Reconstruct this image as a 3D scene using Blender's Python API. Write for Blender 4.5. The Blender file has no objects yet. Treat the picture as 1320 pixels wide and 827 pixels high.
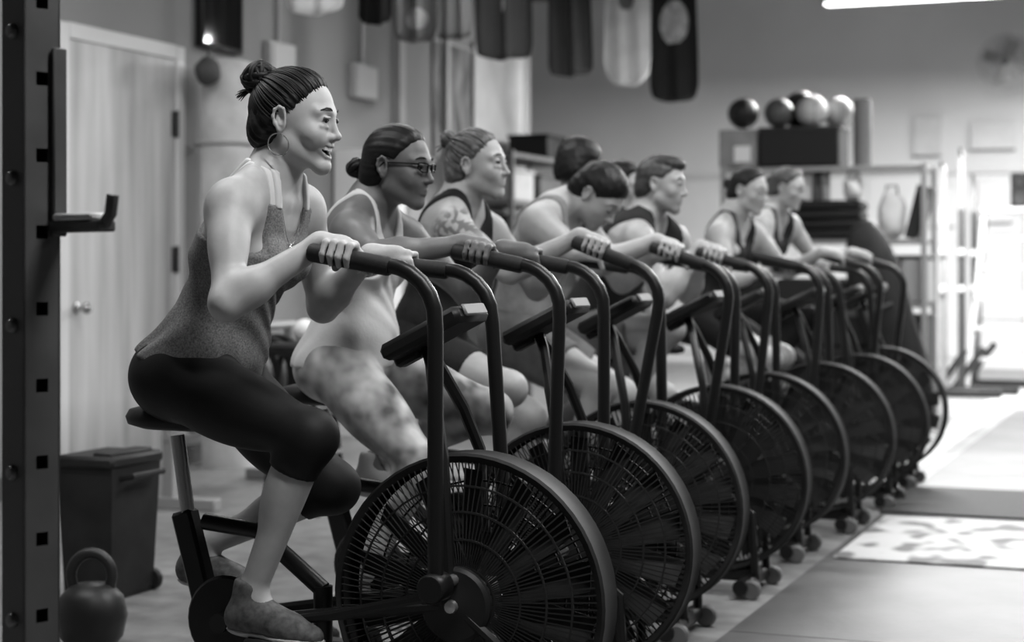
import bpy, bmesh, math, random
import numpy as np
from mathutils import Vector, Matrix

random.seed(7)
rng = np.random.RandomState(11)
scene = bpy.context.scene
COL = scene.collection

# ------------------------------------------------------------------ camera
FPX = 2250.0            # focal length in pixels of a 1320 x 827 frame
HORIZON = 345.0
CAMZ = 1.2
cam_data = bpy.data.cameras.new('camera')
cam = bpy.data.objects.new('camera', cam_data)
COL.objects.link(cam)
cam.location = (0, 0, CAMZ)
cam.rotation_euler = (math.pi / 2, 0, 0)
cam_data.sensor_width = 36.0
cam_data.lens = 36.0 * FPX / 1320.0
cam_data.shift_y = (HORIZON - 413.5) / 1320.0
cam_data.clip_start = 0.05
cam_data.dof.use_dof = True
cam_data.dof.focus_distance = 4.25
cam_data.dof.aperture_fstop = 2.6
scene.camera = cam

# ------------------------------------------------------------------ world, exposure
w = bpy.data.worlds.new('world'); scene.world = w; w.use_nodes = True
w.node_tree.nodes['Background'].inputs[0].default_value = (.5, .5, .5, 1)
w.node_tree.nodes['Background'].inputs[1].default_value = 0.12
scene.view_settings.view_transform = 'Standard'
scene.view_settings.look = 'None'
scene.view_settings.gamma = 1.0
scene.view_settings.use_curve_mapping = False
scene.view_settings.exposure = 0.1

# ------------------------------------------------------------------ frames of reference
ALPHA = math.radians(21.5)
F2 = np.array([math.cos(ALPHA), -math.sin(ALPHA)])     # the way the bikes face
R2 = np.array([math.sin(ALPHA), math.cos(ALPHA)])      # the way the row recedes
ROTZ = -ALPHA
BIKE_SHIFT = [0, -.03, -.10, -.07, -.09, -.03, 0, -.02]
def bike_base(i):
    return np.array([-.092, 4.14]) + i * .846 * R2 + BIKE_SHIFT[i] * F2
def J(i, px, py, wl):
    """a photo pixel on the upright plane lying wl to the left of bike i, in that bike's own metres"""
    P = bike_base(i) + wl * R2; u = (px - 660) / FPX
    a = (u * P[1] - P[0]) / (F2[0] - u * F2[1]); Q = P + a * F2
    return np.array([a, wl, CAMZ - (py - HORIZON) / FPX * Q[1]])
def room(xr, yr, z=0.0):
    p = xr * F2 + yr * R2
    return Vector((p[0], p[1], z))
def to_room(X, Y):
    return X * F2[0] + Y * F2[1], X * R2[0] + Y * R2[1]
def at(px, py, Y):
    return Vector(((px - 660) / FPX * Y, Y, CAMZ - (py - HORIZON) / FPX * Y))
XW = -5.746     # left wall, in room metres
YB = 21.5       # back wall
YE = 15.05      # end of the left wall
CEIL = 4.7

# ------------------------------------------------------------------ materials
MATS = {}
def mat(name, v, rough=.5, metal=0.0, var=0.0, scale=20.0, bump=0.0, bscale=80.0, stretch=None, spec=.5, tone=False, emit=0.0, coat=0.0, detail=4.0, trans=0.0):
    if name in MATS: return MATS[name]
    m = bpy.data.materials.new(name); m.use_nodes = True
    if v < .035 and spec == .5 and not metal: spec = .22
    nt = m.node_tree; N = nt.nodes; L = nt.links
    b = N['Principled BSDF']
    b.inputs['Base Color'].default_value = (v, v, v, 1)
    b.inputs['Roughness'].default_value = rough
    b.inputs['Metallic'].default_value = metal
    b.inputs['Specular IOR Level'].default_value = spec
    b.inputs['Coat Weight'].default_value = coat
    b.inputs['Transmission Weight'].default_value = trans
    if emit:
        b.inputs['Emission Color'].default_value = (1, 1, 1, 1); b.inputs['Emission Strength'].default_value = emit
    col = None
    if var or bump:
        tc = N.new('ShaderNodeTexCoord'); mp = N.new('ShaderNodeMapping')
        L.new(tc.outputs['Object'], mp.inputs[0])
        if stretch: mp.inputs['Scale'].default_value = stretch
    if var:
        nz = N.new('ShaderNodeTexNoise'); nz.inputs['Scale'].default_value = scale; nz.inputs['Detail'].default_value = detail
        L.new(mp.outputs[0], nz.inputs['Vector'])
        mr = N.new('ShaderNodeMapRange')
        mr.inputs['From Min'].default_value = .3; mr.inputs['From Max'].default_value = .7
        mr.inputs['To Min'].default_value = v * (1 - var); mr.inputs['To Max'].default_value = v * (1 + var)
        L.new(nz.outputs['Fac'], mr.inputs['Value']); col = mr.outputs[0]
    if tone:
        at_ = N.new('ShaderNodeAttribute'); at_.attribute_name = 'tone'
        mu = N.new('ShaderNodeMath'); mu.operation = 'MULTIPLY'
        if col is not None: L.new(col, mu.inputs[0])
        else: mu.inputs[0].default_value = v
        L.new(at_.outputs['Fac'], mu.inputs[1]); col = mu.outputs[0]
    if col is not None:
        cb = N.new('ShaderNodeCombineColor')
        for k in range(3): L.new(col, cb.inputs[k])
        L.new(cb.outputs[0], b.inputs['Base Color'])
    if bump:
        n2 = N.new('ShaderNodeTexNoise'); n2.inputs['Scale'].default_value = bscale; n2.inputs['Detail'].default_value = 3
        L.new(mp.outputs[0], n2.inputs['Vector'])
        bp = N.new('ShaderNodeBump'); bp.inputs['Strength'].default_value = bump; bp.inputs['Distance'].default_value = .01
        L.new(n2.outputs['Fac'], bp.inputs['Height']); L.new(bp.outputs[0], b.inputs['Normal'])
    MATS[name] = m
    return m

# ------------------------------------------------------------------ object helpers
def tag(o, label=None, cat=None, group=None, kind=None):
    if label: o['label'] = label
    if cat: o['category'] = cat
    if group: o['group'] = group
    if kind: o['kind'] = kind
    return o
def empty(name, loc=(0, 0, 0), rz=0.0, label=None, cat=None, group=None):
    o = bpy.data.objects.new(name, None); COL.objects.link(o)
    o.location = loc; o.rotation_euler = (0, 0, rz); o.empty_display_size = .1
    return tag(o, label, cat, group)
def np_mesh(name, verts, quads=None, tris=None, smooth=True, sharp=None):
    me = bpy.data.meshes.new(name)
    verts = np.asarray(verts, np.float32)
    lists = []; tot = []
    if quads is not None and len(quads): lists.append(np.asarray(quads, np.int32).ravel()); tot.append(np.full(len(quads), 4, np.int32))
    if tris is not None and len(tris): lists.append(np.asarray(tris, np.int32).ravel()); tot.append(np.full(len(tris), 3, np.int32))
    li = np.concatenate(lists); to = np.concatenate(tot)
    st = np.concatenate(([0], np.cumsum(to)[:-1])).astype(np.int32)
    me.vertices.add(len(verts)); me.vertices.foreach_set('co', verts.ravel())
    me.loops.add(len(li)); me.loops.foreach_set('vertex_index', li)
    me.polygons.add(len(to)); me.polygons.foreach_set('loop_start', st)
    me.polygons.foreach_set('use_smooth', np.full(len(to), smooth))
    me.update(calc_edges=True); me.validate()
    if smooth and sharp: me.set_sharp_from_angle(angle=math.radians(sharp))
    return me
def link(name, me, material, parent=None):
    o = bpy.data.objects.new(name, me); COL.objects.link(o)
    if material: me.materials.clear(); me.materials.append(material)
    o.parent = parent
    return o
def V(*a): return np.array(a, float)
def unit(v):
    v = np.asarray(v, float); n = np.linalg.norm(v); return v / n if n > 1e-9 else v
def rotm(ax, deg):
    return np.array(Matrix.Rotation(math.radians(deg), 3, ax))

class MB:
    """collects shapes and links them as one mesh"""
    def __init__(s): s.v = []; s.f = []
    def add(s, vs, fs):
        o = len(s.v); s.v += [tuple(map(float, p)) for p in vs]; s.f += [tuple(i + o for i in f) for f in fs]; return s
    def box(s, c, size, M=None, bev=0.0):
        """rounded-edge (chamfered) box"""
        hx, hy, hz = [d / 2 for d in size]
        bev = min(bev, hx * .9, hy * .9, hz * .9)
        vs = []; fs = []
        if bev <= 0:
            vs = [(x, y, z) for x in (-hx, hx) for y in (-hy, hy) for z in (-hz, hz)]
            fs = [(0, 1, 3, 2), (4, 6, 7, 5), (0, 4, 5, 1), (2, 3, 7, 6), (0, 2, 6, 4), (1, 5, 7, 3)]
        else:
            idx = {}
            for sx in (-1, 1):
                for sy in (-1, 1):
                    for sz in (-1, 1):
                        for a in range(3):
                            p = [sx * (hx - bev), sy * (hy - bev), sz * (hz - bev)]
                            p[a] += (sx, sy, sz)[a] * bev
                            idx[(sx, sy, sz, a)] = len(vs); vs.append(tuple(p))
            def q(l):
                pts = [np.array(vs[i]) for i in l]
                n = np.cross(pts[1] - pts[0], pts[2] - pts[0]); c_ = sum(pts) / len(pts)
                fs.append(tuple(l) if np.dot(n, c_) > 0 else tuple(reversed(l)))
            for a in range(3):
                b_, c_ = [k for k in range(3) if k != a]
                for sa in (-1, 1):
                    l = []
                    for sb, sc in ((-1, -1), (1, -1), (1, 1), (-1, 1)):
                        k = [0, 0, 0]; k[a] = sa; k[b_] = sb; k[c_] = sc; l.append(idx[(*k, a)])
                    q(l)
            for a in range(3):
                b_, c_ = [k for k in range(3) if k != a]
                for sb in (-1, 1):
                    for sc in (-1, 1):
                        def g(sa, ax):
                            k = [0, 0, 0]; k[a] = sa; k[b_] = sb; k[c_] = sc; return idx[(*k, ax)]
                        q([g(-1, b_), g(1, b_), g(1, c_), g(-1, c_)])
            for sx in (-1, 1):
                for sy in (-1, 1):
                    for sz in (-1, 1): q([idx[(sx, sy, sz, a)] for a in range(3)])
        if M is not None: vs = [tuple(M @ np.array(p)) for p in vs]
        return s.add([(p[0] + c[0], p[1] + c[1], p[2] + c[2]) for p in vs], fs)
    def tube(s, pts, r, n=8, closed=False, caps=True, flat=None):
        pts = [np.asarray(p, float) for p in pts]; m = len(pts)
        rs = [r] * m if np.isscalar(r) else list(r)
        prev = None; vs = []; fs = []
        for k in range(m):
            if closed: t = pts[(k + 1) % m] - pts[k - 1]
            else: t = pts[min(k + 1, m - 1)] - pts[max(k - 1, 0)]
            t = unit(t)
            if prev is None:
                a = V(0, 0, 1) if abs(t[2]) < .9 else V(1, 0, 0)
                if flat is not None: a = np.asarray(flat, float)
                u = unit(np.cross(t, a))
            else: u = unit(prev - t * np.dot(prev, t))
            prev = u; vv = np.cross(t, u)
            for j in range(n):
                an = 2 * math.pi * (j + .5) / n
                vs.append(pts[k] + rs[k] * (math.cos(an) * u + math.sin(an) * vv))
        for k in range(m if closed else m - 1):
            k2 = (k + 1) % m
            for j in range(n):
                j2 = (j + 1) % n
                fs.append((k * n + j, k * n + j2, k2 * n + j2, k2 * n + j))
        if caps and not closed:
            fs.append(tuple(range(n - 1, -1, -1))); fs.append(tuple((m - 1) * n + j for j in range(n)))
        return s.add(vs, fs)
    def lathe(s, prof, c=(0, 0, 0), axis='z', n=24, M=None):
        """prof: (radius, height) pairs"""
        vs = []; fs = []
        for r, h in prof:
            for j in range(n):
                an = 2 * math.pi * j / n; x, y = r * math.cos(an), r * math.sin(an)
                p = {'z': (x, y, h), 'y': (x, -h, y), 'x': (h, x, y)}[axis]
                if axis == 'y': p = (x, h, -y)
                vs.append(p)
        m = len(prof)
        for k in range(m - 1):
            for j in range(n):
                j2 = (j + 1) % n
                fs.append((k * n + j, k * n + j2, (k + 1) * n + j2, (k + 1) * n + j))
        if prof[0][0] > 1e-6: fs.append(tuple(range(n - 1, -1, -1)))
        if prof[-1][0] > 1e-6: fs.append(tuple((m - 1) * n + j for j in range(n)))
        if M is not None: vs = [tuple(M @ np.array(p)) for p in vs]
        return s.add([(p[0] + c[0], p[1] + c[1], p[2] + c[2]) for p in vs], fs)
    def ell(s, c, r, M=None, n=16, m=10):
        prof = [(math.sin(math.pi * k / m), -math.cos(math.pi * k / m)) for k in range(m + 1)]
        vs = []; fs = []
        for a, h in prof:
            for j in range(n):
                an = 2 * math.pi * j / n
                p = np.array((max(a, 1e-4) * math.cos(an) * r[0], max(a, 1e-4) * math.sin(an) * r[1], h * r[2]))
                if M is not None: p = M @ p
                vs.append(p + np.asarray(c))
        for k in range(m):
            for j in range(n):
                j2 = (j + 1) % n; fs.append((k * n + j, k * n + j2, (k + 1) * n + j2, (k + 1) * n + j))
        return s.add(vs, fs)
    def mesh(s, name, smooth=True, sharp=40):
        me = bpy.data.meshes.new(name); me.from_pydata(s.v, [], s.f); me.update()
        if smooth:
            me.polygons.foreach_set('use_smooth', [True] * len(me.polygons)); me.set_sharp_from_angle(angle=math.radians(sharp))
        return me
    def build(s, name, material, parent=None, smooth=True, sharp=40):
        return link(name, s.mesh(name, smooth, sharp), material, parent)

def copy_tree(o, parent=None):
    c = o.copy(); COL.objects.link(c)
    if parent is not None: c.parent = parent
    for ch in list(o.children): copy_tree(ch, c)
    return c
def arc(c, r, a0, a1, n, plane='xz', y=0.0):
    out = []
    for k in range(n + 1):
        a = math.radians(a0 + (a1 - a0) * k / n)
        p, q = c[0] + r * math.cos(a), c[1] + r * math.sin(a)
        out.append((p, y, q) if plane == 'xz' else (p, q, y))
    return out
# ------------------------------------------------------------------ implicit surfaces: smooth unions of limbs, meshed by surface nets
class P:
    """one rounded primitive"""
    def __init__(s, kind, k=.02, tags='', op=1, **a):
        s.kind = kind; s.k = k; s.tags = tags; s.op = op; s.__dict__.update(a)
    def bounds(s):
        if s.kind == 'cone':
            r = max(s.r0, s.r1); return np.minimum(s.p0, s.p1) - r, np.maximum(s.p0, s.p1) + r
        if s.kind == 'ell':
            e = np.sqrt(((s.M * s.r[None, :]) ** 2).sum(1)); return s.c - e, s.c + e
        if s.kind == 'ecap':
            r = max(s.a0[0], s.a0[1], s.a1[0], s.a1[1]); return np.minimum(s.p0, s.p1) - r, np.maximum(s.p0, s.p1) + r
    def ev(s, X, Y, Z):
        if s.kind == 'cone':
            b = s.p1 - s.p0; L2 = max(float(b @ b), 1e-9)
            dx, dy, dz = X - s.p0[0], Y - s.p0[1], Z - s.p0[2]
            t = np.clip((dx * b[0] + dy * b[1] + dz * b[2]) / L2, 0, 1)
            qx, qy, qz = dx - t * b[0], dy - t * b[1], dz - t * b[2]
            return np.sqrt(qx * qx + qy * qy + qz * qz) - (s.r0 + t * (s.r1 - s.r0))
        if s.kind == 'ell':
            dx, dy, dz = X - s.c[0], Y - s.c[1], Z - s.c[2]; M = s.M; r = s.r
            k0 = 0; k1 = 0
            for a in range(3):
                l = (dx * M[0, a] + dy * M[1, a] + dz * M[2, a]) / r[a]
                k0 = k0 + l * l; k1 = k1 + (l / r[a]) ** 2
            k0 = np.sqrt(k0); k1 = np.sqrt(k1) + 1e-6
            return np.where(k0 < .05, -float(r.min()), k0 * (k0 - 1) / k1)
        if s.kind == 'ecap':
            b = s.p1 - s.p0; L2 = max(float(b @ b), 1e-9); A = unit(b); Lt = s.lat; D = np.cross(Lt, A)
            dx, dy, dz = X - s.p0[0], Y - s.p0[1], Z - s.p0[2]
            t = np.clip((dx * b[0] + dy * b[1] + dz * b[2]) / L2, 0, 1)
            qx, qy, qz = dx - t * b[0], dy - t * b[1], dz - t * b[2]
            la = s.a0[0] + t * (s.a1[0] - s.a0[0]); de = s.a0[1] + t * (s.a1[1] - s.a0[1]); mn = np.minimum(la, de)
            l = (qx * Lt[0] + qy * Lt[1] + qz * Lt[2]) / la
            d = (qx * D[0] + qy * D[1] + qz * D[2]) / de
            x = (qx * A[0] + qy * A[1] + qz * A[2]) / mn
            n2 = l * l + d * d + x * x; k0 = np.sqrt(n2); k1 = np.sqrt((l / la) ** 2 + (d / de) ** 2 + (x / mn) ** 2) + 1e-6
            return np.where(k0 < .05, -mn, k0 * (k0 - 1) / k1)
def cone(p0, p1, r0, r1, k=.02, tags='', op=1): return P('cone', k, tags, op, p0=np.asarray(p0, float), p1=np.asarray(p1, float), r0=r0, r1=r1)
def sph(c, r, k=.02, tags='', op=1): c = np.asarray(c, float); return P('cone', k, tags, op, p0=c, p1=c + 1e-5, r0=r, r1=r)
def ell(c, r, M=None, k=.02, tags='', op=1): return P('ell', k, tags, op, c=np.asarray(c, float), r=np.asarray(r, float), M=np.eye(3) if M is None else np.asarray(M, float))
def ecap(p0, p1, a0, a1, lat, k=.03, tags=''): return P('ecap', k, tags, 1, p0=np.asarray(p0, float), p1=np.asarray(p1, float), a0=a0, a1=a1, lat=np.asarray(lat, float))
def smin(a, b, k):
    h = np.maximum(k - np.abs(a - b), 0) / k
    return np.minimum(a, b) - h * h * k * .25
def smax(a, b, k): return -smin(-a, -b, k)

def axis_pts(lo, hi, h, fine=None):
    """grid lines: spacing h, and a finer spacing inside each fine range"""
    if not fine: return np.arange(lo, hi + h, h)
    a, b, hf = fine
    a = max(a, lo); b = min(b, hi)
    parts = []
    if a > lo: n = max(1, int(math.ceil((a - lo) / h))); parts.append(np.linspace(lo, a, n, endpoint=False))
    n = max(1, int(math.ceil((b - a) / hf))); parts.append(np.linspace(a, b, n, endpoint=False))
    n = max(1, int(math.ceil((hi - b) / h))); parts.append(np.linspace(b, max(hi, b + h), n + 1))
    return np.concatenate(parts)
class Field:
    def __init__(s, prims, h, fine=None, off=0.0, pad=None, clip=None):
        lo = np.min([p.bounds()[0] for p in prims if p.op > 0], 0); hi = np.max([p.bounds()[1] for p in prims if p.op > 0], 0)
        pad = (h * 2.5 + off + .012) if pad is None else pad
        lo = lo - pad; hi = hi + pad
        if clip is not None: lo = np.maximum(lo, clip[0]); hi = np.minimum(hi, clip[1])
        ax = [axis_pts(lo[i], hi[i], h, None if fine is None else (fine[0][i], fine[1][i], fine[2])).astype(np.float32) for i in range(3)]
        s.ax = ax; s.f = np.full([len(a) for a in ax], .2, np.float32)
        for p in prims:
            l, u = p.bounds(); m = p.k + off + 3 * h
            sl = []
            for i in range(3):
                i0 = max(int(np.searchsorted(ax[i], l[i] - m)) - 1, 0); i1 = min(int(np.searchsorted(ax[i], u[i] + m)) + 1, len(ax[i]))
                sl.append(slice(i0, i1))
            if any(q.stop <= q.start for q in sl): continue
            X = ax[0][sl[0]][:, None, None]; Y = ax[1][sl[1]][None, :, None]; Z = ax[2][sl[2]][None, None, :]
            d = p.ev(X, Y, Z).astype(np.float32) - (off if p.op > 0 else -off * .0)
            blk = s.f[sl[0], sl[1], sl[2]]
            s.f[sl[0], sl[1], sl[2]] = smin(blk, d, p.k) if p.op > 0 else smax(blk, -d, p.k)
    def grid(s):
        return s.ax[0][:, None, None], s.ax[1][None, :, None], s.ax[2][None, None, :]
    def cut(s, d, k=.006):
        """keep only where d is negative"""
        s.f = smax(s.f, np.broadcast_to(d, s.f.shape).astype(np.float32), k); return s
    def nets(s):
        f = s.f; ax = s.ax
        f[0] = f[-1] = .2; f[:, 0] = f[:, -1] = .2; f[:, :, 0] = f[:, :, -1] = .2
        g = f < 0
        c = np.zeros([n - 1 for n in f.shape], np.int8)
        for a in (0, 1):
            for b in (0, 1):
                for d in (0, 1):
                    c += g[a:a + c.shape[0], b:b + c.shape[1], d:d + c.shape[2]]
        act = (c > 0) & (c < 8)
        I, K, L = np.nonzero(act)
        idx = np.full(c.shape, -1, np.int32); idx[I, K, L] = np.arange(len(I), dtype=np.int32)
        acc = np.zeros((len(I), 3)); cnt = np.zeros(len(I))
        val = {(a, b, d): f[I + a, K + b, L + d] for a in (0, 1) for b in (0, 1) for d in (0, 1)}
        for axis in range(3):
            for p in (0, 1):
                for q in (0, 1):
                    o0 = [0, 0, 0]; oth = [k for k in range(3) if k != axis]; o0[oth[0]] = p; o0[oth[1]] = q
                    o1 = list(o0); o1[axis] = 1
                    v0, v1 = val[tuple(o0)], val[tuple(o1)]
                    x = (v0 < 0) != (v1 < 0)
                    t = np.where(x, v0 / np.where(x, v0 - v1, 1), 0)
                    base = np.stack([I, K, L], 1)
                    pos = np.zeros((len(I), 3))
                    for k in range(3):
                        A = ax[k]; i0 = base[:, k] + o0[k]
                        if k == axis: pos[:, k] = A[i0] + t * (A[i0 + 1] - A[i0])
                        else: pos[:, k] = A[i0]
                    acc += pos * x[:, None]; cnt += x
        verts = acc / np.maximum(cnt, 1)[:, None]
        quads = []
        for axis in range(3):
            a, b = [(1, 2), (2, 0), (0, 1)][axis]
            s0 = [slice(1, -1)] * 3; s0[axis] = slice(0, -1); s1 = [slice(1, -1)] * 3; s1[axis] = slice(1, None)
            A = g[tuple(s0)]; B = g[tuple(s1)]
            e = np.nonzero(A != B); inside = A[e]
            q = [e[k] + (0 if k == axis else 1) for k in range(3)]
            def cell(da, db):
                r = list(q); r[a] = r[a] + da; r[b] = r[b] + db; return idx[r[0], r[1], r[2]]
            Q = np.stack([cell(-1, -1), cell(0, -1), cell(0, 0), cell(-1, 0)], 1)
            Q[~inside] = Q[~inside][:, ::-1]
            quads.append(Q)
        quads = np.concatenate(quads); quads = quads[(quads >= 0).all(1)]
        # a little relaxation to take the grid out of the surface
        nb = np.zeros_like(verts); nc = np.zeros(len(verts))
        for k in range(4):
            i0, i1 = quads[:, k], quads[:, (k + 1) % 4]
            for c_ in range(3):
                nb[:, c_] += np.bincount(i0, verts[i1, c_], len(verts)) + np.bincount(i1, verts[i0, c_], len(verts))
            nc += np.bincount(i0, minlength=len(verts)) + np.bincount(i1, minlength=len(verts))
        verts = verts * .6 + .4 * nb / np.maximum(nc, 1)[:, None]
        return verts, quads
def sdf_obj(name, field, material, parent, tone=None):
    v, q = field.nets()
    me = np_mesh(name, v, quads=q)
    if tone is not None:
        at_ = me.attributes.new('tone', 'FLOAT', 'POINT'); at_.data.foreach_set('value', tone(v).astype(np.float32))
    return link(name, me, material, parent)
# ------------------------------------------------------------------ the room
def rbox(name, x0, x1, y0, y1, z0, z1, material, parent=None, bev=0.0):
    """a box in room metres (x across the row, y along it)"""
    o = MB().box((0, 0, 0), (x1 - x0, y1 - y0, z1 - z0), None, bev).build(name, material, parent, smooth=bev > 0)
    o.location = room((x0 + x1) / 2, (y0 + y1) / 2, (z0 + z1) / 2); o.rotation_euler = (0, 0, ROTZ)
    return o
def adopt(o, parent):
    bpy.context.view_layer.update(); o.parent = parent; o.matrix_parent_inverse = parent.matrix_world.inverted()
def struct(o): return tag(o, kind='structure')

def concrete():
    m = mat('concrete_floor', .22, .34, 0, 0, spec=.5); nt = m.node_tree; N = nt.nodes; L = nt.links; b = N['Principled BSDF']
    tc = N.new('ShaderNodeTexCoord')
    n1 = N.new('ShaderNodeTexNoise'); n1.inputs['Scale'].default_value = .9; n1.inputs['Detail'].default_value = 6
    n2 = N.new('ShaderNodeTexNoise'); n2.inputs['Scale'].default_value = 9; n2.inputs['Detail'].default_value = 8
    for n in (n1, n2): L.new(tc.outputs['Object'], n.inputs['Vector'])
    mx = N.new('ShaderNodeMath'); mx.operation = 'ADD'; L.new(n1.outputs['Fac'], mx.inputs[0]); L.new(n2.outputs['Fac'], mx.inputs[1])
    mr = N.new('ShaderNodeMapRange'); mr.inputs['From Min'].default_value = .75; mr.inputs['From Max'].default_value = 1.3
    mr.inputs['To Min'].default_value = .15; mr.inputs['To Max'].default_value = .31; L.new(mx.outputs[0], mr.inputs['Value'])
    cb = N.new('ShaderNodeCombineColor'); [L.new(mr.outputs[0], cb.inputs[k]) for k in range(3)]
    L.new(cb.outputs[0], b.inputs['Base Color'])
    r2 = N.new('ShaderNodeMapRange'); r2.inputs['To Min'].default_value = .25; r2.inputs['To Max'].default_value = .55; L.new(n1.outputs['Fac'], r2.inputs['Value']); L.new(r2.outputs[0], b.inputs['Roughness'])
    return m
wall_grey = mat('wall_paint', .235, .75, 0, .06, 1.2, .05, 60)
wall_pale = mat('back_wall_paint', .80, .8, 0, .05, .8, .05, 60)
floor_o = struct(rbox('floor', -11, 6, -4, YB + .3, -.2, 0, concrete()))
struct(rbox('wall_left', XW - .2, XW, -4, YE, 0, CEIL, wall_grey))
back_wall = struct(rbox('wall_back', -11, 6, YB, YB + .2, 0, CEIL, wall_pale))
struct(rbox('wall_right', 5.6, 5.8, -4, YB, 0, CEIL, wall_grey))
struct(rbox('wall_front', -11, 6, -4.2, -4, 0, CEIL, wall_grey))
struct(rbox('ceiling', -11, 6, -4.2, YB + .2, CEIL, CEIL + .2, mat('ceiling_paint', .12, .9)))
struct(rbox('baseboard_left', XW, XW + .02, -4, 7.85, 0, .12, mat('trim_dark', .08, .5)))
struct(rbox('baseboard_left', XW, XW + .02, 9.08, YE, 0, .12, MATS['trim_dark']))
# pale lower panelling of the back wall
for k in range(9):
    x0 = -9.3 + k * .92
    p = rbox('panel', x0, x0 + .90, YB - .03, YB - .002, .12, 2.32, mat('panel_white', .80, .6, 0, .03, 3), None, .008)
    adopt(p, back_wall)
struct(rbox('trim_1', -9.4, -.9, YB - .05, YB - .002, 2.33, 2.38, mat('trim_white', .7, .5)))

# the door in the left wall
d0, d1, dh = 7.93, 9.0, 2.44
door = empty('door_1', room(XW, (d0 + d1) / 2, 0), ROTZ); tag(door, kind='structure')
wood = mat('birch_door', .40, .45, 0, .32, 3.0, .08, 6, (3, 3, .22), detail=8)
MB().box((.012, 0, dh / 2 + .01), (.045, d1 - d0 - .01, dh - .01), None, .004).build('door_leaf', wood, door)
tw = mat('door_trim', .62, .5)
MB().box((.02, (d1 - d0) / 2 + .045, (dh + .09) / 2), (.05, .09, dh + .09), None, .006).build('casing', tw, door)
MB().box((.02, -(d1 - d0) / 2 - .045, (dh + .09) / 2), (.05, .09, dh + .09), None, .006).build('casing', tw, door)
MB().box((.02, 0, dh + .05), (.05, d1 - d0 - .002, .09), None, .006).build('casing', tw, door)
for z in (.25, 1.25, 2.06):
    hb = MB(); hb.tube([(.045, (d1 - d0) / 2 - .002, z - .08), (.045, (d1 - d0) / 2 - .002, z + .08)], .012, 8)
    hb.box((.038, (d1 - d0) / 2 - .02, z), (.008, .06, .15), None, .002); hb.build('hinge', mat('hinge_metal', .06, .4, .6), door)
kb = MB().lathe([(.0, 0), (.032, .0), (.032, .008), (.012, .012), (.012, .045), (.028, .055), (.032, .075), (.022, .092), (0, .095)], (.034, -(d1 - d0) / 2 + .07, .98), 'x', 20)
kb.build('knob', mat('knob_metal', .45, .25, .9), door)

# ------------------------------------------------------------------ hanging fluorescent lights
def light_fixture(xc, yr, label, z=3.58, power=120, Ln=2.44):
    r = empty('ceiling_light', room(xc, yr, z), ROTZ, label, 'light', 'hanging fluorescent lights')
    h = MB()
    pr = [(-.15, .0), (-.075, .075), (.075, .075), (.15, .0), (.142, .0), (.07, .066), (-.07, .066), (-.142, .0)]
    n = len(pr)
    h.add([(x, y, zz + .02) for x in (-Ln / 2, Ln / 2) for (y, zz) in pr], [tuple((a, (a + 1) % n, n + (a + 1) % n, n + a)) for a in range(n)] + [(0, 7, 6, 1), (1, 6, 5, 2), (2, 5, 4, 3), (8, 9, 14, 15), (9, 10, 13, 14), (10, 11, 12, 13)])
    h.box((0, 0, .105), (Ln * .98, .09, .05), None, .004)
    h.build('housing', mat('fixture_white', .6, .5), r, smooth=False)
    for y in (-.055, .055):
        MB().tube([(-Ln / 2 + .02, y, .035), (Ln / 2 - .02, y, .035)], .019, 12).build('tube', mat('fluorescent', .9, .3, emit=7.0), r)
    for x in (-Ln * .38, Ln * .38):
        MB().tube([(x, 0, .12), (x, 0, CEIL - z)], .006, 6).build('hanger', mat('fixture_wire', .2, .4, .6), r)
    ld = bpy.data.lights.new('fluorescent_light', 'AREA'); ld.shape = 'RECTANGLE'; ld.size = Ln - .06; ld.size_y = .2; ld.energy = power
    lo = bpy.data.objects.new('fluorescent_light', ld); COL.objects.link(lo); lo.parent = r; lo.location = (0, 0, .012)
    return r
FX = [(-1.98, 15.9, 'lit fluorescent light hanging before the far wall'),]
light_fixture(-1.98, 15.9, 'lit twin fluorescent tube light hanging in front of the pale far wall', power=700)
for yr, w_ in zip((2.9, 6.2, 9.5, 12.7), ('the first bike', 'the middle of the row of bikes', 'the last bike', 'the storage shelf')):
    light_fixture(-.2, yr, 'fluorescent tube light hanging in front of ' + w_, power=130 if yr > 12 else 100)
for yr, w_ in zip((4.0, 7.2, 10.4), ('the laughing woman', 'the bowed rider', 'the two far women')):
    light_fixture(-3.6, yr, 'fluorescent tube light hanging behind ' + w_, power=40)
light_fixture(.55, 18.9, 'fluorescent tube light hanging by the ladder end of the hall', power=210)
light_fixture(-1.5, 19.6, 'fluorescent tube light hanging close to the pale far wall', power=0.01) if 0 else None

# ------------------------------------------------------------------ things on the floor
rubber = mat('rubber_flooring', .075, .5, 0, .35, 2.2, .1, 40, detail=7)
for k in range(12):
    y0 = -4 + k * 1.6
    for q in range(4): adopt(rbox('rubber_tile', -1.44 + q * 1.6, .155 + q * 1.6, y0, y0 + 1.595, 0, .008, rubber, None, .002), floor_o)
mo = rbox('printed_mat', -1.40, .55, 7.14, 8.42, .008, .018, None, None, .004)
m = mat('printed_mat', .78, .7); nt = m.node_tree; N = nt.nodes; L = nt.links
tc = N.new('ShaderNodeTexCoord'); mp = N.new('ShaderNodeMapping'); mp.inputs['Scale'].default_value = (5.0, 3.2, 1); L.new(tc.outputs['Object'], mp.inputs[0])
nz = N.new('ShaderNodeTexNoise'); nz.inputs['Scale'].default_value = 1.3; nz.inputs['Detail'].default_value = 1; L.new(mp.outputs[0], nz.inputs['Vector'])
mr = N.new('ShaderNodeMapRange'); mr.inputs['From Min'].default_value = .50; mr.inputs['From Max'].default_value = .62; mr.inputs['To Min'].default_value = .52; mr.inputs['To Max'].default_value = .14
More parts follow.
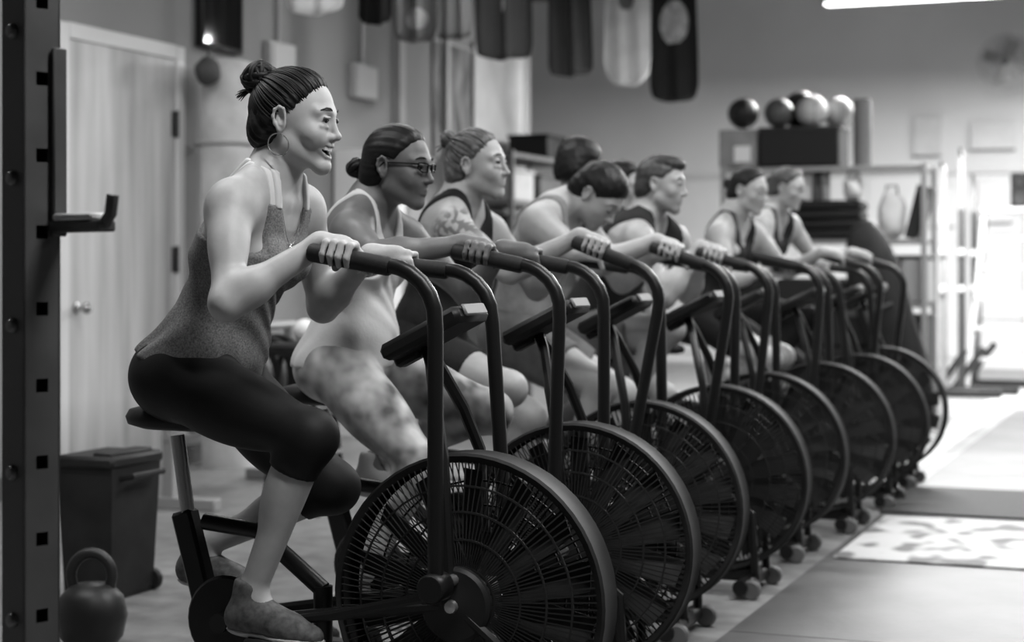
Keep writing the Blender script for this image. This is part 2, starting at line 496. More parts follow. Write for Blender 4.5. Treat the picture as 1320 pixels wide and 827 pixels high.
L.new(nz.outputs['Fac'], mr.inputs['Value']); cb = N.new('ShaderNodeCombineColor'); [L.new(mr.outputs[0], cb.inputs[k]) for k in range(3)]
L.new(cb.outputs[0], N['Principled BSDF'].inputs['Base Color'])
mo.data.materials.append(m)
tag(mo, 'white mat with smudgy grey print lying on the floor before the wheels', 'mat')
tag(rbox('shadow_strip', -1.45, 2.2, 8.55, 9.6, .008, .02, mat('shadow_black', .03, .7, 0, .2, 40), None, .004), 'thin black strip standing in for a shadow band on the floor behind the white mat', 'mat')  # dark slab in place of a shadow band on the floor
tag(rbox('painted_stripe', -1.78, -1.55, 10.75, 19.0, 0, .003, mat('stripe_white', .42, .5, 0, .2, 6)), 'white painted stripe on the floor past the last bike', 'stripe')
# ------------------------------------------------------------------ air bikes (x forward, y left, z up; origin on the floor under the fan axle)
M_fr = mat('bike_paint', .010, .36, 0, 0, spec=.35)
M_grip = mat('grip_rubber', .022, .55, 0, .1, 90, .15, 400)
M_wire = mat('guard_wire', .022, .6, 0)
M_rim = mat('fan_rim', .02, .62, 0, .3, 12)
M_blade = mat('fan_blade', .028, .55, 0, .3, 10)
M_steel = mat('bright_steel', .45, .3, .8)
WZ, WR = .42, .335
PIV = V(0, 0, .48)
CRK = V(-.63, 0, .33)
HAND_S = [V(-.245, 0, 1.228), unit(V(.205, 0, -.034))]       # where a hand closes on the grip, and the bar's direction
def grip_at(theta, y):
    Rm = rotm('Y', theta)
    p = PIV + Rm @ (HAND_S[0] - PIV); return V(p[0], y, p[2]), Rm @ HAND_S[1]
def pedal_at(phi, y, r=.165):
    return CRK + V(r * math.cos(math.radians(phi)), y, r * math.sin(math.radians(phi)))
def ring(m, R, y, r, n=48, t=6): m.tube([(R * math.cos(2 * math.pi * k / n), y, WZ + R * math.sin(2 * math.pi * k / n)) for k in range(n)], r, t, closed=True)
def make_bike():
    b = empty('air_bike')
    m = MB()
    # band of the fan case, with rolled edges
    n = 56; prof = [(WR - .012, -.042), (WR + .004, -.050), (WR + .010, -.043), (WR + .006, -.030), (WR + .006, .030), (WR + .010, .043), (WR + .004, .050), (WR - .012, .042)]
    vs = []; fs = []
    for k in range(n):
        a = 2 * math.pi * k / n
        vs += [(r * math.cos(a), y, WZ + r * math.sin(a)) for r, y in prof]
    q = len(prof)
    for k in range(n):
        for j in range(q - 1): fs.append((k * q + j, k * q + j + 1, ((k + 1) % n) * q + j + 1, ((k + 1) % n) * q + j))
    m.add(vs, fs); m.build('fan_rim', M_rim, b)
    for y in (-.046, .046):
        m = MB()
        for k in range(120):
            a = 2 * math.pi * k / 120; ca, sa = math.cos(a), math.sin(a)
            bul = .018 if y > 0 else -.018
            m.tube([(.075 * ca, y + bul, WZ + .075 * sa), (.21 * ca, y + bul, WZ + .21 * sa), (.325 * ca, y, WZ + .325 * sa)], .0021, 3, caps=False)
        for R, e in ((.08, 1), (.145, 1), (.21, 1), (.27, .5)): ring(m, R, y + (.018 if y > 0 else -.018) * e, .0032, 40, 4)
        m.build('wire_guard', M_wire, b)
    for k in range(14):
        Rm = rotm('Y', k * 360 / 14)
        bl = MB(); bl.box((0, 0, .19), (.004, .085, .225), rotm('Z', 52), .001)
        bl.box((0, 0, .06), (.006, .03, .08), None, .001)
        bl.v = [tuple(Rm @ np.array(p) + V(0, 0, WZ)) for p in bl.v]
        bl.build('fan_blade', M_blade, b, smooth=False)
    MB().lathe([(0, -.10), (.03, -.10), (.045, -.06), (.045, .06), (.03, .10), (0, .10)], (0, 0, WZ), 'y', 20).build('hub', M_fr, b)
    pc = MB().lathe([(0, -.128), (.018, -.128), (.03, -.120), (.080, -.118), (.088, -.110), (.088, -.096), (.080, -.092), (0, -.092)], (0, 0, WZ), 'y', 32).build('pulley_cover', mat('cover_plastic', .016, .45), b)
    MB().lathe([(0, -.142), (.014, -.140), (.016, -.128), (0, -.128)], (0, 0, WZ), 'y', 12).build('axle_nut', M_steel, pc)
    # frame
    m = MB()
    m.box((-.40, 0, .065), (1.12, .07, .05), None, .008)
    m.box((-.72, 0, .32), (.06, .05, .55), rotm('Y', -16), .008)
    m.tube([(-.735, 0, .56), (-.58, 0, .545), (-.40, 0, .41)], .022, 10)
    m.tube([(-.40, 0, .08), (-.40, 0, .42)], .024, 10)
    for y in (-1, 1): m.tube([(-.01, y * .112, WZ), (-.03, y * .112, .76), (-.06, y * .08, .86), (-.10, y * .02, .97), (-.12, 0, 1.01)], .015, 8)
    m.build('frame', M_fr, b)
    for y in (-.105, .105):
        s = MB(); s.tube([(-.60, y * .75, .33), (-.36, y, .37), (0, y, WZ), (.15, y, .30), (.16, y * .8, .075)], .016, 8); s.build('stay', M_fr, b)
    for x, wd in ((.13, .40), (-.93, .52)):
        st = MB(); st.tube([(x, -wd / 2, .045), (x, wd / 2, .045)], .028, 12); stab = st.build('stabilizer', M_fr, b)
        for y in (-1, 1):
            e = MB()
            if x > 0: e.lathe([(0, -.016), (.030, -.016), (.036, -.010), (.036, .010), (.030, .016), (0, .016)], (x + .035, y * (wd / 2 - .03), .036), 'y', 18); e.build('transport_wheel', mat('wheel_plastic', .12, .4), stab)
            else: e.box((x, y * (wd / 2 - .01), .032), (.075, .05, .062), None, .012); e.build('rubber_foot', M_grip, stab)
    # seat
    MB().tube([(-.775, 0, .52), (-.815, 0, .775)], .0185, 10).build('seat_post', M_steel, b)
    n = 26; vs = []; fs = []; prof = [(0, .795), (.72, .795), (.96, .806), (1.0, .824), (.93, .842), (.66, .852), (.3, .855)]
    for r, z in prof:
        for k in range(n):
            a = 2 * math.pi * k / n; ca, sa = math.cos(a), math.sin(a)
            wy = .125 * (1 if ca < 0 else (1 - .62 * ca ** .8)); vs.append((-.80 + .150 * ca * r, wy * sa * r, z - .012 * max(0, ca) * r))
    for j in range(len(prof) - 1):
        for k in range(n): fs.append((j * n + k, j * n + (k + 1) % n, (j + 1) * n + (k + 1) % n, (j + 1) * n + k))
    fs.append(tuple((len(prof) - 1) * n + k for k in range(n)))
    MB().add(vs, fs).build('seat', mat('saddle_vinyl', .02, .5), b, sharp=60)
    # console
    cM = rotm('Y', -27)
    cc = V(-.10, 0, 1.045)
    co = MB().box(cc, (.225, .19, .042), cM, .012).build('console', mat('console_plastic', .014, .45), b)
    MB().box(cc + cM @ V(-.01, 0, .0225), (.12, .13, .004), cM, .001).build('screen', mat('lcd', .10, .15), co)
    MB().box(cc + cM @ V(.117, 0, .004), (.010, .13, .030), cM, .004).build('console_cap', mat('console_grey', .16, .5), co)
    MB().box(V(-.17, 0, .995), (.07, .05, .05), cM, .008).build('console_bracket', M_fr, co)
    # crank
    MB().lathe([(0, -.075), (.105, -.075), (.112, -.068), (.112, -.060), (.105, -.055), (0, -.055)], CRK, 'y', 30).build('chain_cover', MATS['cover_plastic'], b)
    for y in (-1, 1):
        c = MB(); c.box((.083, 0, 0), (.19, .018, .032), None, .005); c.lathe([(0, -.018), (.024, -.018), (.024, .018), (0, .018)], (0, 0, 0), 'y', 14)
        ca = c.build('crank_arm', M_fr, b); ca.location = CRK + V(0, y * .095, 0); ca['side'] = y
        p = MB(); p.box((0, y * .055, 0), (.095, .085, .024), None, .006); p.tube([(0, 0, 0), (0, y * .02, 0)], .008, 8); pd = p.build('pedal', M_grip, ca); pd.location = (.165, 0, 0)
    # handlebars, each turning on its own pivot
    for y in (-1, 1):
        hb = MB()
        path = [(0, 0, -.04), (0, 0, .30), (0, 0, .58)] + [(-.125 + .125 * math.cos(math.radians(a)), 0, .60 + .125 * math.sin(math.radians(a))) for a in (12, 28, 44, 60, 72, 80)] + [(-.16, 0, .7305), (-.31, 0, .7555)]
        hb.tube(path, .0185, 12); hb.lathe([(0, -.035), (.030, -.035), (.034, -.028), (.034, .028), (.030, .035), (0, .035)], (0, 0, 0), 'y', 18)
        ho = hb.build('handlebar', M_fr, b); ho.location = (0, y * .22, PIV[2]); ho['side'] = y
        g = MB(); gp = [(-.112, 0, .7225), (-.118, 0, .7235), (-.312, 0, .7557), (-.318, 0, .7567), (-.322, 0, .7573)]
        g.tube(gp, [.0205, .0225, .0225, .020, .012], 14); g.build('grip', M_grip, ho)
        MB().tube([(-.03, -y * .05, -.03), (-.30, -y * .085, -.10), (-.56, -y * .10, -.15)], .0125, 8).build('link_rod', M_fr, b).location = (0, y * .22, PIV[2])
        MB().tube([(0, y * .10, PIV[2]), (0, y * .25, PIV[2])], .014, 10).build('foot_peg', M_steel, b)
    return b
BIKES = [  # near/far handle angles, crank angle of the near pedal
    (0, -4, -8), (2, 0, -75), (11, -1, 118), (9, 1, -30), (6, -1, 60), (4, -1, 10), (-6, 6, -40), (-4, 7, 80)]
BIKE_LABEL = ['air bike with big caged fan wheel ridden by the laughing woman in hoop earrings', 'air bike ridden by the woman in glasses and a white tank top',
    'air bike ridden by the woman with a tattooed shoulder', 'air bike ridden by the person bowing their head over the handles', 'air bike ridden by the man in a black sleeveless shirt',
    'empty air bike with nobody on its seat', 'air bike ridden by the dark-haired woman with a small low bun and black top', 'last air bike of the row, ridden by the woman furthest from the door']
bikes = []
proto = make_bike()
for i, (tn, tf, ph) in enumerate(BIKES):
    o = proto if i == 0 else copy_tree(proto)
    p = bike_base(i); o.location = (p[0], p[1], 0); o.rotation_euler = (0, 0, ROTZ)
    tag(o, BIKE_LABEL[i], 'exercise bike', 'row of air bikes')
    bikes.append(o)
for i, (tn, tf, ph) in enumerate(BIKES):
    for ch in bikes[i].children:
        nm = ch.name.split('.')[0]
        if nm == 'handlebar': ch.rotation_euler = (0, math.radians(tn if ch['side'] < 0 else tf), 0)
        if nm == 'crank_arm':
            a = ph if ch['side'] < 0 else ph + 180
            ch.rotation_euler = (0, -math.radians(a), 0)
            for pd in ch.children: pd.rotation_euler = (0, math.radians(a), 0)
for o in bikes:
    for ch in o.children:
        if 'side' in ch: del ch['side']
# ------------------------------------------------------------------ things around the room
def place(o, px, py, Y, extra=0.0):
    p = at(px, py, Y); o.location = p; o.rotation_euler = (0, 0, ROTZ + extra); return o
def on_floor(px, Y): return Vector(((px - 660) / FPX * Y, Y, 0))
def lump(sx, sy, sz, amp, seed, n=24, m=16, sq=1.0):
    """a soft irregular lump"""
    rr = np.random.RandomState(seed); ph = rr.uniform(0, 6, 6); b = MB()
    b.ell((0, 0, 0), (1, 1, 1), None, n, m)
    out = []
    for v in b.v:
        p = np.array(v); p = np.sign(p) * np.abs(p) ** sq
        k = 1 + amp * (math.sin(3 * p[0] + 2 * p[2] + ph[0]) * math.sin(4 * p[1] + ph[1]) + .6 * math.sin(6 * p[2] + 3 * p[0] + ph[2]))
        out.append((p[0] * k * sx, p[1] * k * sy, p[2] * k * sz))
    b.v = out; return b
# squat rack upright close to the camera
rk = empty('squat_rack', on_floor(40, 3.35), math.radians(-43), 'black steel squat rack upright with bolts and adjusting holes beside the door', 'rack')
st = mat('rack_steel', .06, .42, 0, .2, 8)
S = .078; up_ = MB()
# the face with holes: strips around square holes so the holes are real
up_.box((0, -S / 2 + .002, 1.35), (S, .004, 2.7)); up_.box((-S / 2 + .002, 0, 1.35), (.004, S, 2.7)); up_.box((0, S / 2 - .002, 1.35), (S, .004, 2.7))
for y in (-1, 1): up_.box((S / 2 - .002, y * (S / 2 - .013), 1.35), (.004, .026, 2.7))
zs = [.10 + k * .146 for k in range(18)]
for a, b_ in zip([0] + [z + .013 for z in zs], [z - .013 for z in zs] + [2.7]): up_.box((S / 2 - .002, 0, (a + b_) / 2), (.004, S - .052, b_ - a))
up_.box((0, 0, .006), (.22, .22, .012)); up_.build('upright', st, rk, smooth=False)
for k in range(9):
    z = .25 + k * .28
    MB().lathe([(0, .012), (.010, .012), (.0135, .006), (.0135, 0), (0, 0)], (-.012, -S / 2, z), 'z', 6, None) if 0 else None
    b_ = MB().lathe([(.015, 0), (.015, .004), (.011, .010), (0, .011)], (0, 0, 0), 'z', 10); b_.v = [(p[0], -p[2] - S / 2, p[1] + z) for p in b_.v]
    b_.build('bolt', mat('bolt_steel', .16, .35, .5), rk)
jc = MB(); jc.box((S / 2 + .008, .032, 1.44), (.012, .03, .36), None, .003); jc.box((S / 2 + .085, .032, 1.278), (.17, .04, .022), None, .004)
jc.tube([(S / 2 + .155, .032, 1.278), (S / 2 + .18, .032, 1.30), (S / 2 + .187, .032, 1.335)], .012, 8)
jo = jc.build('j_cup', st, rk); MB().box((S / 2 + .08, .032, 1.296), (.13, .042, .014), None, .004).build('liner', mat('liner_white', .6, .6), jo)

# bin by the door, with lid and handle
bn = empty('bin', on_floor(141, 6.42), ROTZ, 'black plastic bin with a flat lid standing on the floor behind the first bike', 'bin')
bp = mat('bin_plastic', .022, .55, 0, .3, 8)
b_ = MB(); b_.add([(sx * a, sy * b, z) for z, a, b in ((0, .095, .13), (.02, .10, .135), (.48, .118, .155)) for sx, sy in ((-1, -1), (1, -1), (1, 1), (-1, 1))],
    [(0, 3, 2, 1)] + [(k * 4 + j, k * 4 + (j + 1) % 4, k * 4 + 4 + (j + 1) % 4, k * 4 + 4 + j) for k in range(2) for j in range(4)] + [(8, 9, 10, 11)])
b_.build('bin_body', bp, bn, smooth=False)
MB().box((0, 0, .50), (.255, .335, .045), None, .012).build('lid', bp, bn)
MB().box((.06, 0, .525), (.08, .27, .018), None, .006).build('lid_hinge', bp, bn)
MB().tube([(.12, -.10, .44), (.165, -.10, .45), (.165, .10, .45), (.12, .10, .44)], .012, 8).build('handle', bp, bn)
for y in (-1, 1): MB().lathe([(0, -.014), (.035, -.014), (.04, -.008), (.04, .008), (.035, .014), (0, .014)], (.09, y * .148, .04), 'y', 16).build('wheel', mat('caster', .03, .5), bn)

def kettlebell(loc, label, g=1.0, grp=None):
    r = empty('kettlebell', loc, ROTZ + .4, label, 'kettlebell', grp)
    MB().lathe([(0, 0), (.07 * g, 0), (.095 * g, .03 * g), (.108 * g, .09 * g), (.095 * g, .15 * g), (.06 * g, .185 * g), (0, .195 * g)], (0, 0, 0), 'z', 24).build('bell', mat('cast_iron', .02, .45, .2), r)
    MB().tube([(-.05 * g, 0, .15 * g)] + [(.062 * g * math.cos(t), 0, (.21 + .07 * math.sin(t)) * g) for t in np.linspace(math.pi, 0, 13)] + [(.05 * g, 0, .15 * g)], .017 * g, 10).build('handle', MATS['cast_iron'], r)
    return r
kettlebell(on_floor(118, 5.55), 'black iron kettlebell on the floor beside the rack upright', 1.05)

# tall mat roll beside the door
rl = empty('mat_roll', on_floor(297, 10.62), ROTZ, 'tall pale rolled gym mat standing upright against the wall beside the door', 'mat')
m = MB(); n = 120; vs = []; fs = []
def spiral(t): r = .205 - .155 * t; a = -2.0 + t * 2 * math.pi * 3.6; return r * math.cos(a), r * math.sin(a)
for k in range(n + 1):
    x, y = spiral(k / n); q = math.hypot(x, y); x2, y2 = x * (q - .030) / q, y * (q - .030) / q
    wob = .012 * math.sin(k * .4)
    for z in (0, .8, 1.6, 2.44): vs += [(x * (1 + .02 * math.sin(z * 5)), y, z + (wob if z > 2 else 0)), (x2, y2, z + (wob if z > 2 else 0))]
for k in range(n):
    for j in range(3):
        a = k * 8 + j * 2; c = a + 8
        fs += [(a, c, c + 2, a + 2), (a + 1, a + 3, c + 3, c + 1)]
    a = k * 8 + 6; fs.append((a, a + 8, a + 9, a + 1))
m.add(vs, fs); m.build('mat', mat('canvas_pale', .60, .85, 0, .18, 6, .6, 9), rl, sharp=60)
for z in (.55, 1.95): MB().tube([(.213 * math.cos(t), .213 * math.sin(t), z) for t in np.linspace(0, 2 * math.pi, 32, endpoint=False)], .012, 6, closed=True).build('strap', mat('strap_pale', .45, .7), rl)
# dark folded pad resting against the roll
pd = lump(.075, .08, .085, .05, 3).build('rolled_pad', mat('pad_dark', .06, .8, 0, .3, 12), None, sharp=180); pd.location = at(268, 92, 10.36) ; pd.rotation_euler = (.2, 0, ROTZ)
cd = MB().tube([(0, 0, .05), (.01, .02, .13), (.03, .09, .15), (.05, .16, .10)], .008, 6).build('cord', mat('strap_dark', .05), pd)
tag(pd, 'small dark rolled pad hung over the top of the tall pale mat roll', 'pad')

# wall-mounted things on the left wall
def wall_t(px):
    """room y of the point of the left wall seen at photo column px"""
    u = (px - 660) / FPX; A = np.array([F2 * XW]).ravel(); t = (u * A[1] - A[0]) / (R2[0] - u * R2[1]); return t, A[1] + t * R2[1]
def on_wall(name, px0, px1, py0, py1, depth, material, label, cat, bev=.004, parts=None, group=None):
    t0, Y0 = wall_t(px0); t1, Y1 = wall_t(px1); Ym = (Y0 + Y1) / 2
    z1 = CAMZ - (py0 - HORIZON) / FPX * Ym; z0 = CAMZ - (py1 - HORIZON) / FPX * Ym
    r = empty(name, room(XW, (t0 + t1) / 2, (z0 + z1) / 2), ROTZ, label, cat, group)
    return r, t1 - t0, z1 - z0
r, wd, ht = on_wall('mounted_screen', 250, 304, -70, 66, .05, None, 'black wall-mounted screen high on the wall above the tall mat roll', 'screen')
MB().box((.03, 0, 0), (.05, wd, ht), None, .006).build('case', mat('screen_case', .015, .4), r)
MB().box((.057, 0, 0), (.004, wd - .06, ht - .06)).build('glass', mat('screen_glass', .01, .06), r)
MB().box((.01, 0, 0), (.018, .2, .2)).build('bracket', st, r)
for a, c, lab in (((336, 372, 56, 100), 'fuse_box', 'pale grey fuse box on the wall behind the top knot of the laughing woman'), ((447, 478, 84, 128), 'switch_box', 'pale square switch box on the wall between the laughing woman and the fuse box pipe')):
    r, wd, ht = on_wall(c, *a, .06, None, lab, 'box')
    MB().box((.035, 0, 0), (.07, wd * .92, ht), None, .008).build('case', mat('box_pale', .42, .5), r)
    MB().box((.073, 0, 0), (.008, wd * .75, ht * .82), None, .003).build('cover', mat('box_cover', .48, .5), r)
    MB().tube([(.03, 0, ht / 2), (.03, 0, 2.2)], .014, 8).build('conduit', mat('conduit', .34, .4, .4), r)
r, wd, ht = on_wall('cloth_banner', 556, 604, 58, 205, .02, None, 'tall streaky dark banner hung on the wall behind the tattooed woman', 'banner')
MB().box((.012, 0, 0), (.012, wd, ht)).build('cloth', mat('banner_dark', .14, .8, 0, .8, 3.0, 0, 80, (1, 3, 1)), r, smooth=False)
MB().tube([(.02, -wd / 2 - .03, ht / 2), (.02, wd / 2 + .03, ht / 2)], .012, 8).build('rod', mat('conduit', .3), r)
r, wd, ht = on_wall('notice_board', 608, 672, 66, 205, .02, None, 'pale notice board on the wall end next to the dark banner', 'board')
MB().box((.012, 0, 0), (.02, wd, ht), None, .003).build('panel', mat('board_pale', .50, .7, 0, .15, 2.5), r)
for q in ((-1, 0), (1, 0)): MB().box((.018, q[0] * wd / 2, 0), (.03, .03, ht + .03), None, .004).build('frame_bar', mat('box_cover', .48), r)
for q in (-1, 1): MB().box((.018, 0, q * ht / 2), (.03, wd - .03, .03), None, .004).build('frame_bar', mat('box_cover', .48), r)
for y, w_ in ((12.1, .10), (13.0, .07)):
    t = rbox('trim_2', XW, XW + .06, y, y + w_, 0, CEIL, mat('wall_post', .33, .6)); struct(t)

# cloths hanging from a line
def hanging(px, py, Y, wpx, v, lab, cat='banner', extra=None, fold=.03, rot=0.0, round_=.5, z_top=4.05):
    p = at(px, py, Y); wd = wpx / FPX * Y; H = z_top - p.z
    r = empty('hanging_banner', (p.x, p.y, p.z), ROTZ + rot, lab, cat, 'banners hanging from the line')
    n, k = 22, 26; vs = []; fs = []; ph = random.uniform(0, 6)
    for side in (0, 1):
        for j in range(k + 1):
            v_ = j / k
            for i in range(n + 1):
                u = i / n * 2 - 1
                low = round_ * wd * .5 * (1 - math.sqrt(max(0, 1 - abs(u) ** 3.2)))
                z = low + (H - low) * v_
                squeeze = 1 - .22 * v_ ** 2
                y = fold * math.sin(u * 7 + ph + v_ * 1.4) * (1 - .35 * v_) + (.006 if side else -.006) + .04 * side * (1 - v_) * (1 - u * u)
                vs.append((u * wd / 2 * squeeze, y, z))
    N1 = (n + 1) * (k + 1)
    for side in (0, 1):
        for j in range(k):
            for i in range(n):
                a = side * N1 + j * (n + 1) + i; q = (a, a + 1, a + n + 2, a + n + 1); fs.append(q if side == 0 else q[::-1])
    for i in range(n): a = i; fs.append((a + 1, a, N1 + a, N1 + a + 1))
    MB().add(vs, fs).build('cloth', mat('cloth_%d' % int(v * 1000), v, .85, 0, .12, 5), r, sharp=180)
    MB().tube([(-wd * .42, 0, H), (wd * .42, 0, H)], .012, 6).build('rod', mat('conduit', .3), r)
    if extra: extra(r, wd, H, fold, ph)
    return r
def emblem(v, z0, z1, s):
    def f(r, wd, H, fold, ph):
        m = MB(); n = 10; vs = []; fs = []
        for j in range(7):
            z = z0 + (z1 - z0) * j / 6
            for i in range(n + 1):
                u = (i / n * 2 - 1) * s; e = math.sqrt(max(0, 1 - (2 * j / 6 - 1) ** 2 * .8)); u *= e
                vv = z / H; y = fold * math.sin(u * 7 + ph + vv * 1.4) * (1 - .35 * vv) - .010
                vs.append((u * wd / 2 * (1 - .22 * vv ** 2), y, z))
        for j in range(6):
            for i in range(n): a = j * (n + 1) + i; fs.append((a, a + 1, a + n + 2, a + n + 1))
        m.add(vs, fs); m.build('print', mat('print_%d' % int(v * 1000), v, .8, 0, .35, 14), r, sharp=180)
    return f
hanging(404, 18, 10.2, 86, .8, 'white cloth hanging lowest above the switch box, only its rounded hem showing', round_=.6)
hanging(482, 31, 10.8, 44, .014, 'narrow black cloth hanging next to the white hem above the switch box')
hanging(537, 54, 11.5, 62, .16, 'mid grey cloth with a pale print hanging above the dark wall banner', extra=emblem(.4, .08, .22, .5))
hanging(585, 50, 12.0, 44, .10, 'slim dark grey cloth hanging between two wider cloths on the line', round_=.3)
hanging(650, 76, 12.6, 84, .045, 'wide blackish pleated cloth with a pale streak hanging above the notice board', fold=.06, extra=emblem(.45, .34, .55, .12))
hanging(733, 98, 13.6, 64, .07, 'dark pleated cloth hanging beside the white banner on the line', fold=.07)
hanging(808, 110, 14.3, 62, .88, 'bright white banner with rounded hem hanging from the line', round_=1.0, extra=emblem(.2, .62, .78, .35), fold=.02)
hanging(869, 131, 15.6, 66, .03, 'black banner with white emblem at the far end of the hanging line', round_=.6, extra=emblem(.6, .52, .9, .6), fold=.03)
a, c = at(360, 18, 9.6), at(900, 131, 16.1)
MB().tube([(a.x, a.y, 4.06), ((a.x + c.x) / 2, (a.y + c.y) / 2, 4.04), (c.x, c.y, 4.06)], .006, 6).build('clothes_line', mat('conduit', .3)); tag(bpy.data.objects['clothes_line'], 'taut wire line that the row of cloth banners hangs from', 'wire')

# ------------------------------------------------------------------ far storage shelf with its load
def shelf_unit(name, loc, L, D, H, levels, label, m, post=.045, rz=ROTZ):
    r = empty(name, loc, rz, label, 'shelf')
    for x in (-L / 2, L / 2):
        for y in (-D / 2, D / 2): MB().box((x, y, H / 2), (post, post, H), None, .004).build('post', m, r)
    for z in levels:
        s = MB(); s.box((0, 0, z - .02), (L - post, D, .04), None, .004); s.build('shelf_board', m, r)
    return r
YS = 14.3
sc = at(1068, 215, YS); HS = sc.z
pale_steel = mat('shelf_steel', .26, .45, 0, .05, 4)
su = shelf_unit('storage_shelf', (sc.x, sc.y, 0), 1.62, .55, HS, (.42, .92, 1.43, HS - .01), 'tall pale steel storage shelf behind the far riders, piled with gear', pale_steel)
def on_shelf(x, z, y=0.0):
    q = np.array([sc.x, sc.y]) + x * F2 + y * R2; return Vector((q[0], q[1], z))
def sx(px): return (px - 1068) / FPX * YS / F2[0]
def gbox(name, px0, px1, z0, z1, d, m, label, cat, bev=.01, y=0.0, parts=()):
    x0, x1 = sx(px0), sx(px1)
    r = empty(name, on_shelf((x0 + x1) / 2, z0, y), ROTZ, label, cat)
    wd, ht = x1 - x0, z1 - z0
    MB().box((0, 0, ht / 2), (wd, d, ht), None, bev).build('body', m, r)
    for p in parts: p(r, wd, d, ht)
    return r
def zpy(py): return CAMZ - (py - HORIZON) / FPX * YS
def lab_(r, wd, d, ht): MB().box((wd * .12, -d / 2 - .003, ht * .35), (wd * .42, .006, ht * .42)).build('paper_label', mat('paper', .72, .7), r)
def lid_(r, wd, d, ht): MB().box((0, 0, ht + .006), (wd + .02, d + .02, .03), None, .008).build('lid', mat('lid_dark', .03, .5), r)
gbox('wooden_box', 941, 988, HS, zpy(166), .42, mat('ply', .22, .6, 0, .2, 6), 'plywood box with a white paper label on top of the storage shelf', 'box', parts=(lab_,))
gbox('black_crate', 991, 1086, HS, zpy(168), .45, mat('crate_black', .012, .5), 'wide black crate on top of the storage shelf under the medicine balls', 'crate', parts=(lid_,))
fr = empty('foam_roller', on_shelf(sx(1110), HS, -.05), ROTZ, 'tall grey foam roller standing on the storage shelf beside the black crate', 'foam roller')
MB().lathe([(.03, 0), (.07, 0), (.074, .01), (.074, .53), (.07, .54), (.03, .54)], (0, 0, 0), 'z', 24).build('foam', mat('foam_grey', .14, .8, 0, .1, 30, .3, 60), fr)
MB().lathe([(.031, .0), (.031, .545), (.026, .545), (.026, 0)], (0, 0, 0), 'z', 20).build('core', mat('core', .05, .6), fr)
zt = zpy(168) + .022
ballm = [mat('ball_black', .015, .45), mat('ball_charcoal', .06, .5), mat('ball_pale', .42, .5)]
for k, (px, dy, rad, mi, lab) in enumerate(((968, -.12, .128, 0, 'black medicine ball at the wooden box end of the black crate'), (1012, -.13, .122, 1, 'charcoal medicine ball between a black and a pale one on the black crate'),
        (1030, .14, .160, 0, 'largest black medicine ball, behind the charcoal one on the black crate'), (1052, -.12, .130, 2, 'pale medicine ball with dark seams beside the charcoal one'), (1077, .12, .13, 2, 'pale medicine ball at the foam roller end of the black crate'))):
    r = empty('medicine_ball', on_shelf(sx(px), zt, dy), ROTZ + k, lab, 'ball', 'medicine balls on the crate')
    MB().ell((0, 0, rad), (rad, rad, rad * .98), None, 28, 18).build('shell', ballm[mi], r)
    sm = MB()
    for rx in (0, 60, 120):
        Rm = rotm('Z', rx); sm.tube([Rm @ V((rad + .0005) * math.cos(t), 0, (rad * .98 + .0005) * math.sin(t)) + V(0, 0, rad) for t in np.linspace(0, 2 * math.pi, 36, endpoint=False)], .003, 4, closed=True)
    sm.build('seams', mat('seam', .03, .6), r)
z1 = 1.43
for k, (px, v, lab) in enumerate(((1046, .5, 'white foam roller standing beneath the black crate'), (1058, .06, 'black foam roller standing between the white and grey ones'), (1069, .25, 'grey foam roller standing beside the black foam roller'))):
    r = empty('foam_roller', on_shelf(sx(px), z1 + .318, -.15), ROTZ, lab, 'foam roller', 'foam rollers on the shelf')
    MB().lathe([(.012, 0), (.036, 0), (.038, .006), (.038, .225), (.036, .23), (.012, .23)], (0, 0, 0), 'z', 18).build('foam', mat('roller_%d' % k, v, .8), r)
    MB().lathe([(.0125, -.0), (.0125, .233), (.008, .233), (.008, 0)], (0, 0, 0), 'z', 12).build('core', mat('core', .05), r)
def bag(px, z, sxx, sz, v, lab, seed, y=-.12):
    r = empty('cloth_bag', on_shelf(sx(px), z, y), ROTZ, lab, 'bag')
    o = lump(sxx, .10, sz, .07, seed, sq=.75).build('bag_body', mat('bag_%d' % int(v * 100), v, .8, 0, .1, 8), r); o.location = (0, 0, sz * .97)
    MB().tube([(-.05, 0, sz * 1.75), (-.04, 0, sz * 2.25), (.04, 0, sz * 2.25), (.05, 0, sz * 1.75)], .008, 6).build('handle', mat('strap_dark', .05), r)
bag(1101, z1 + .318, .075, .10, .66, 'plump white cloth bag on the shelf below the foam roller', 5)
bag(1146, z1, .11, .19, .60, 'wide white sack on the upper shelf beside the leaning dark board', 9)
gb = empty('leaning_board', on_shelf(sx(1178), z1, -.1), ROTZ, 'black board leaning on the shelf post beside the white sack', 'board')
bm = MB().box((0, 0, .21), (.10, .32, .43), rotm('Y', 14), .006); bm.build('board', mat('board_black', .02, .6), gb)
MB().box((.055, 0, .21), (.012, .30, .38), rotm('Y', 14), .003).build('face', mat('board_face', .03, .5), gb)
for k, z in enumerate((1.43, 1.588)):
    labs = ('lower black folded mat of the pair on the upper shelf', 'upper black folded mat of the pair on the upper shelf')
    r = empty('folded_mat', on_shelf(sx(1070), z, -.05), ROTZ + .03 * k, labs[k], 'mat', 'pile of folded mats')
    for q in range(2): MB().box((0, 0, .04 + q * .078), (.60 - .03 * k, .50, .074), None, .02).build('fold', mat('mat_black', .013, .6), r)
for px, v, lab in ((1142, .55, 'white plastic tub on the middle shelf beside the mats'), (1176, .30, 'grey plastic tub on the middle shelf by the shelf post')):
    x0 = px - 15; gbox('plastic_tub', x0, px + 14, .92, 1.28, .36, mat('tub_%d' % int(v * 100), v, .4), lab, 'tub', .015, -.06, (lid_,))
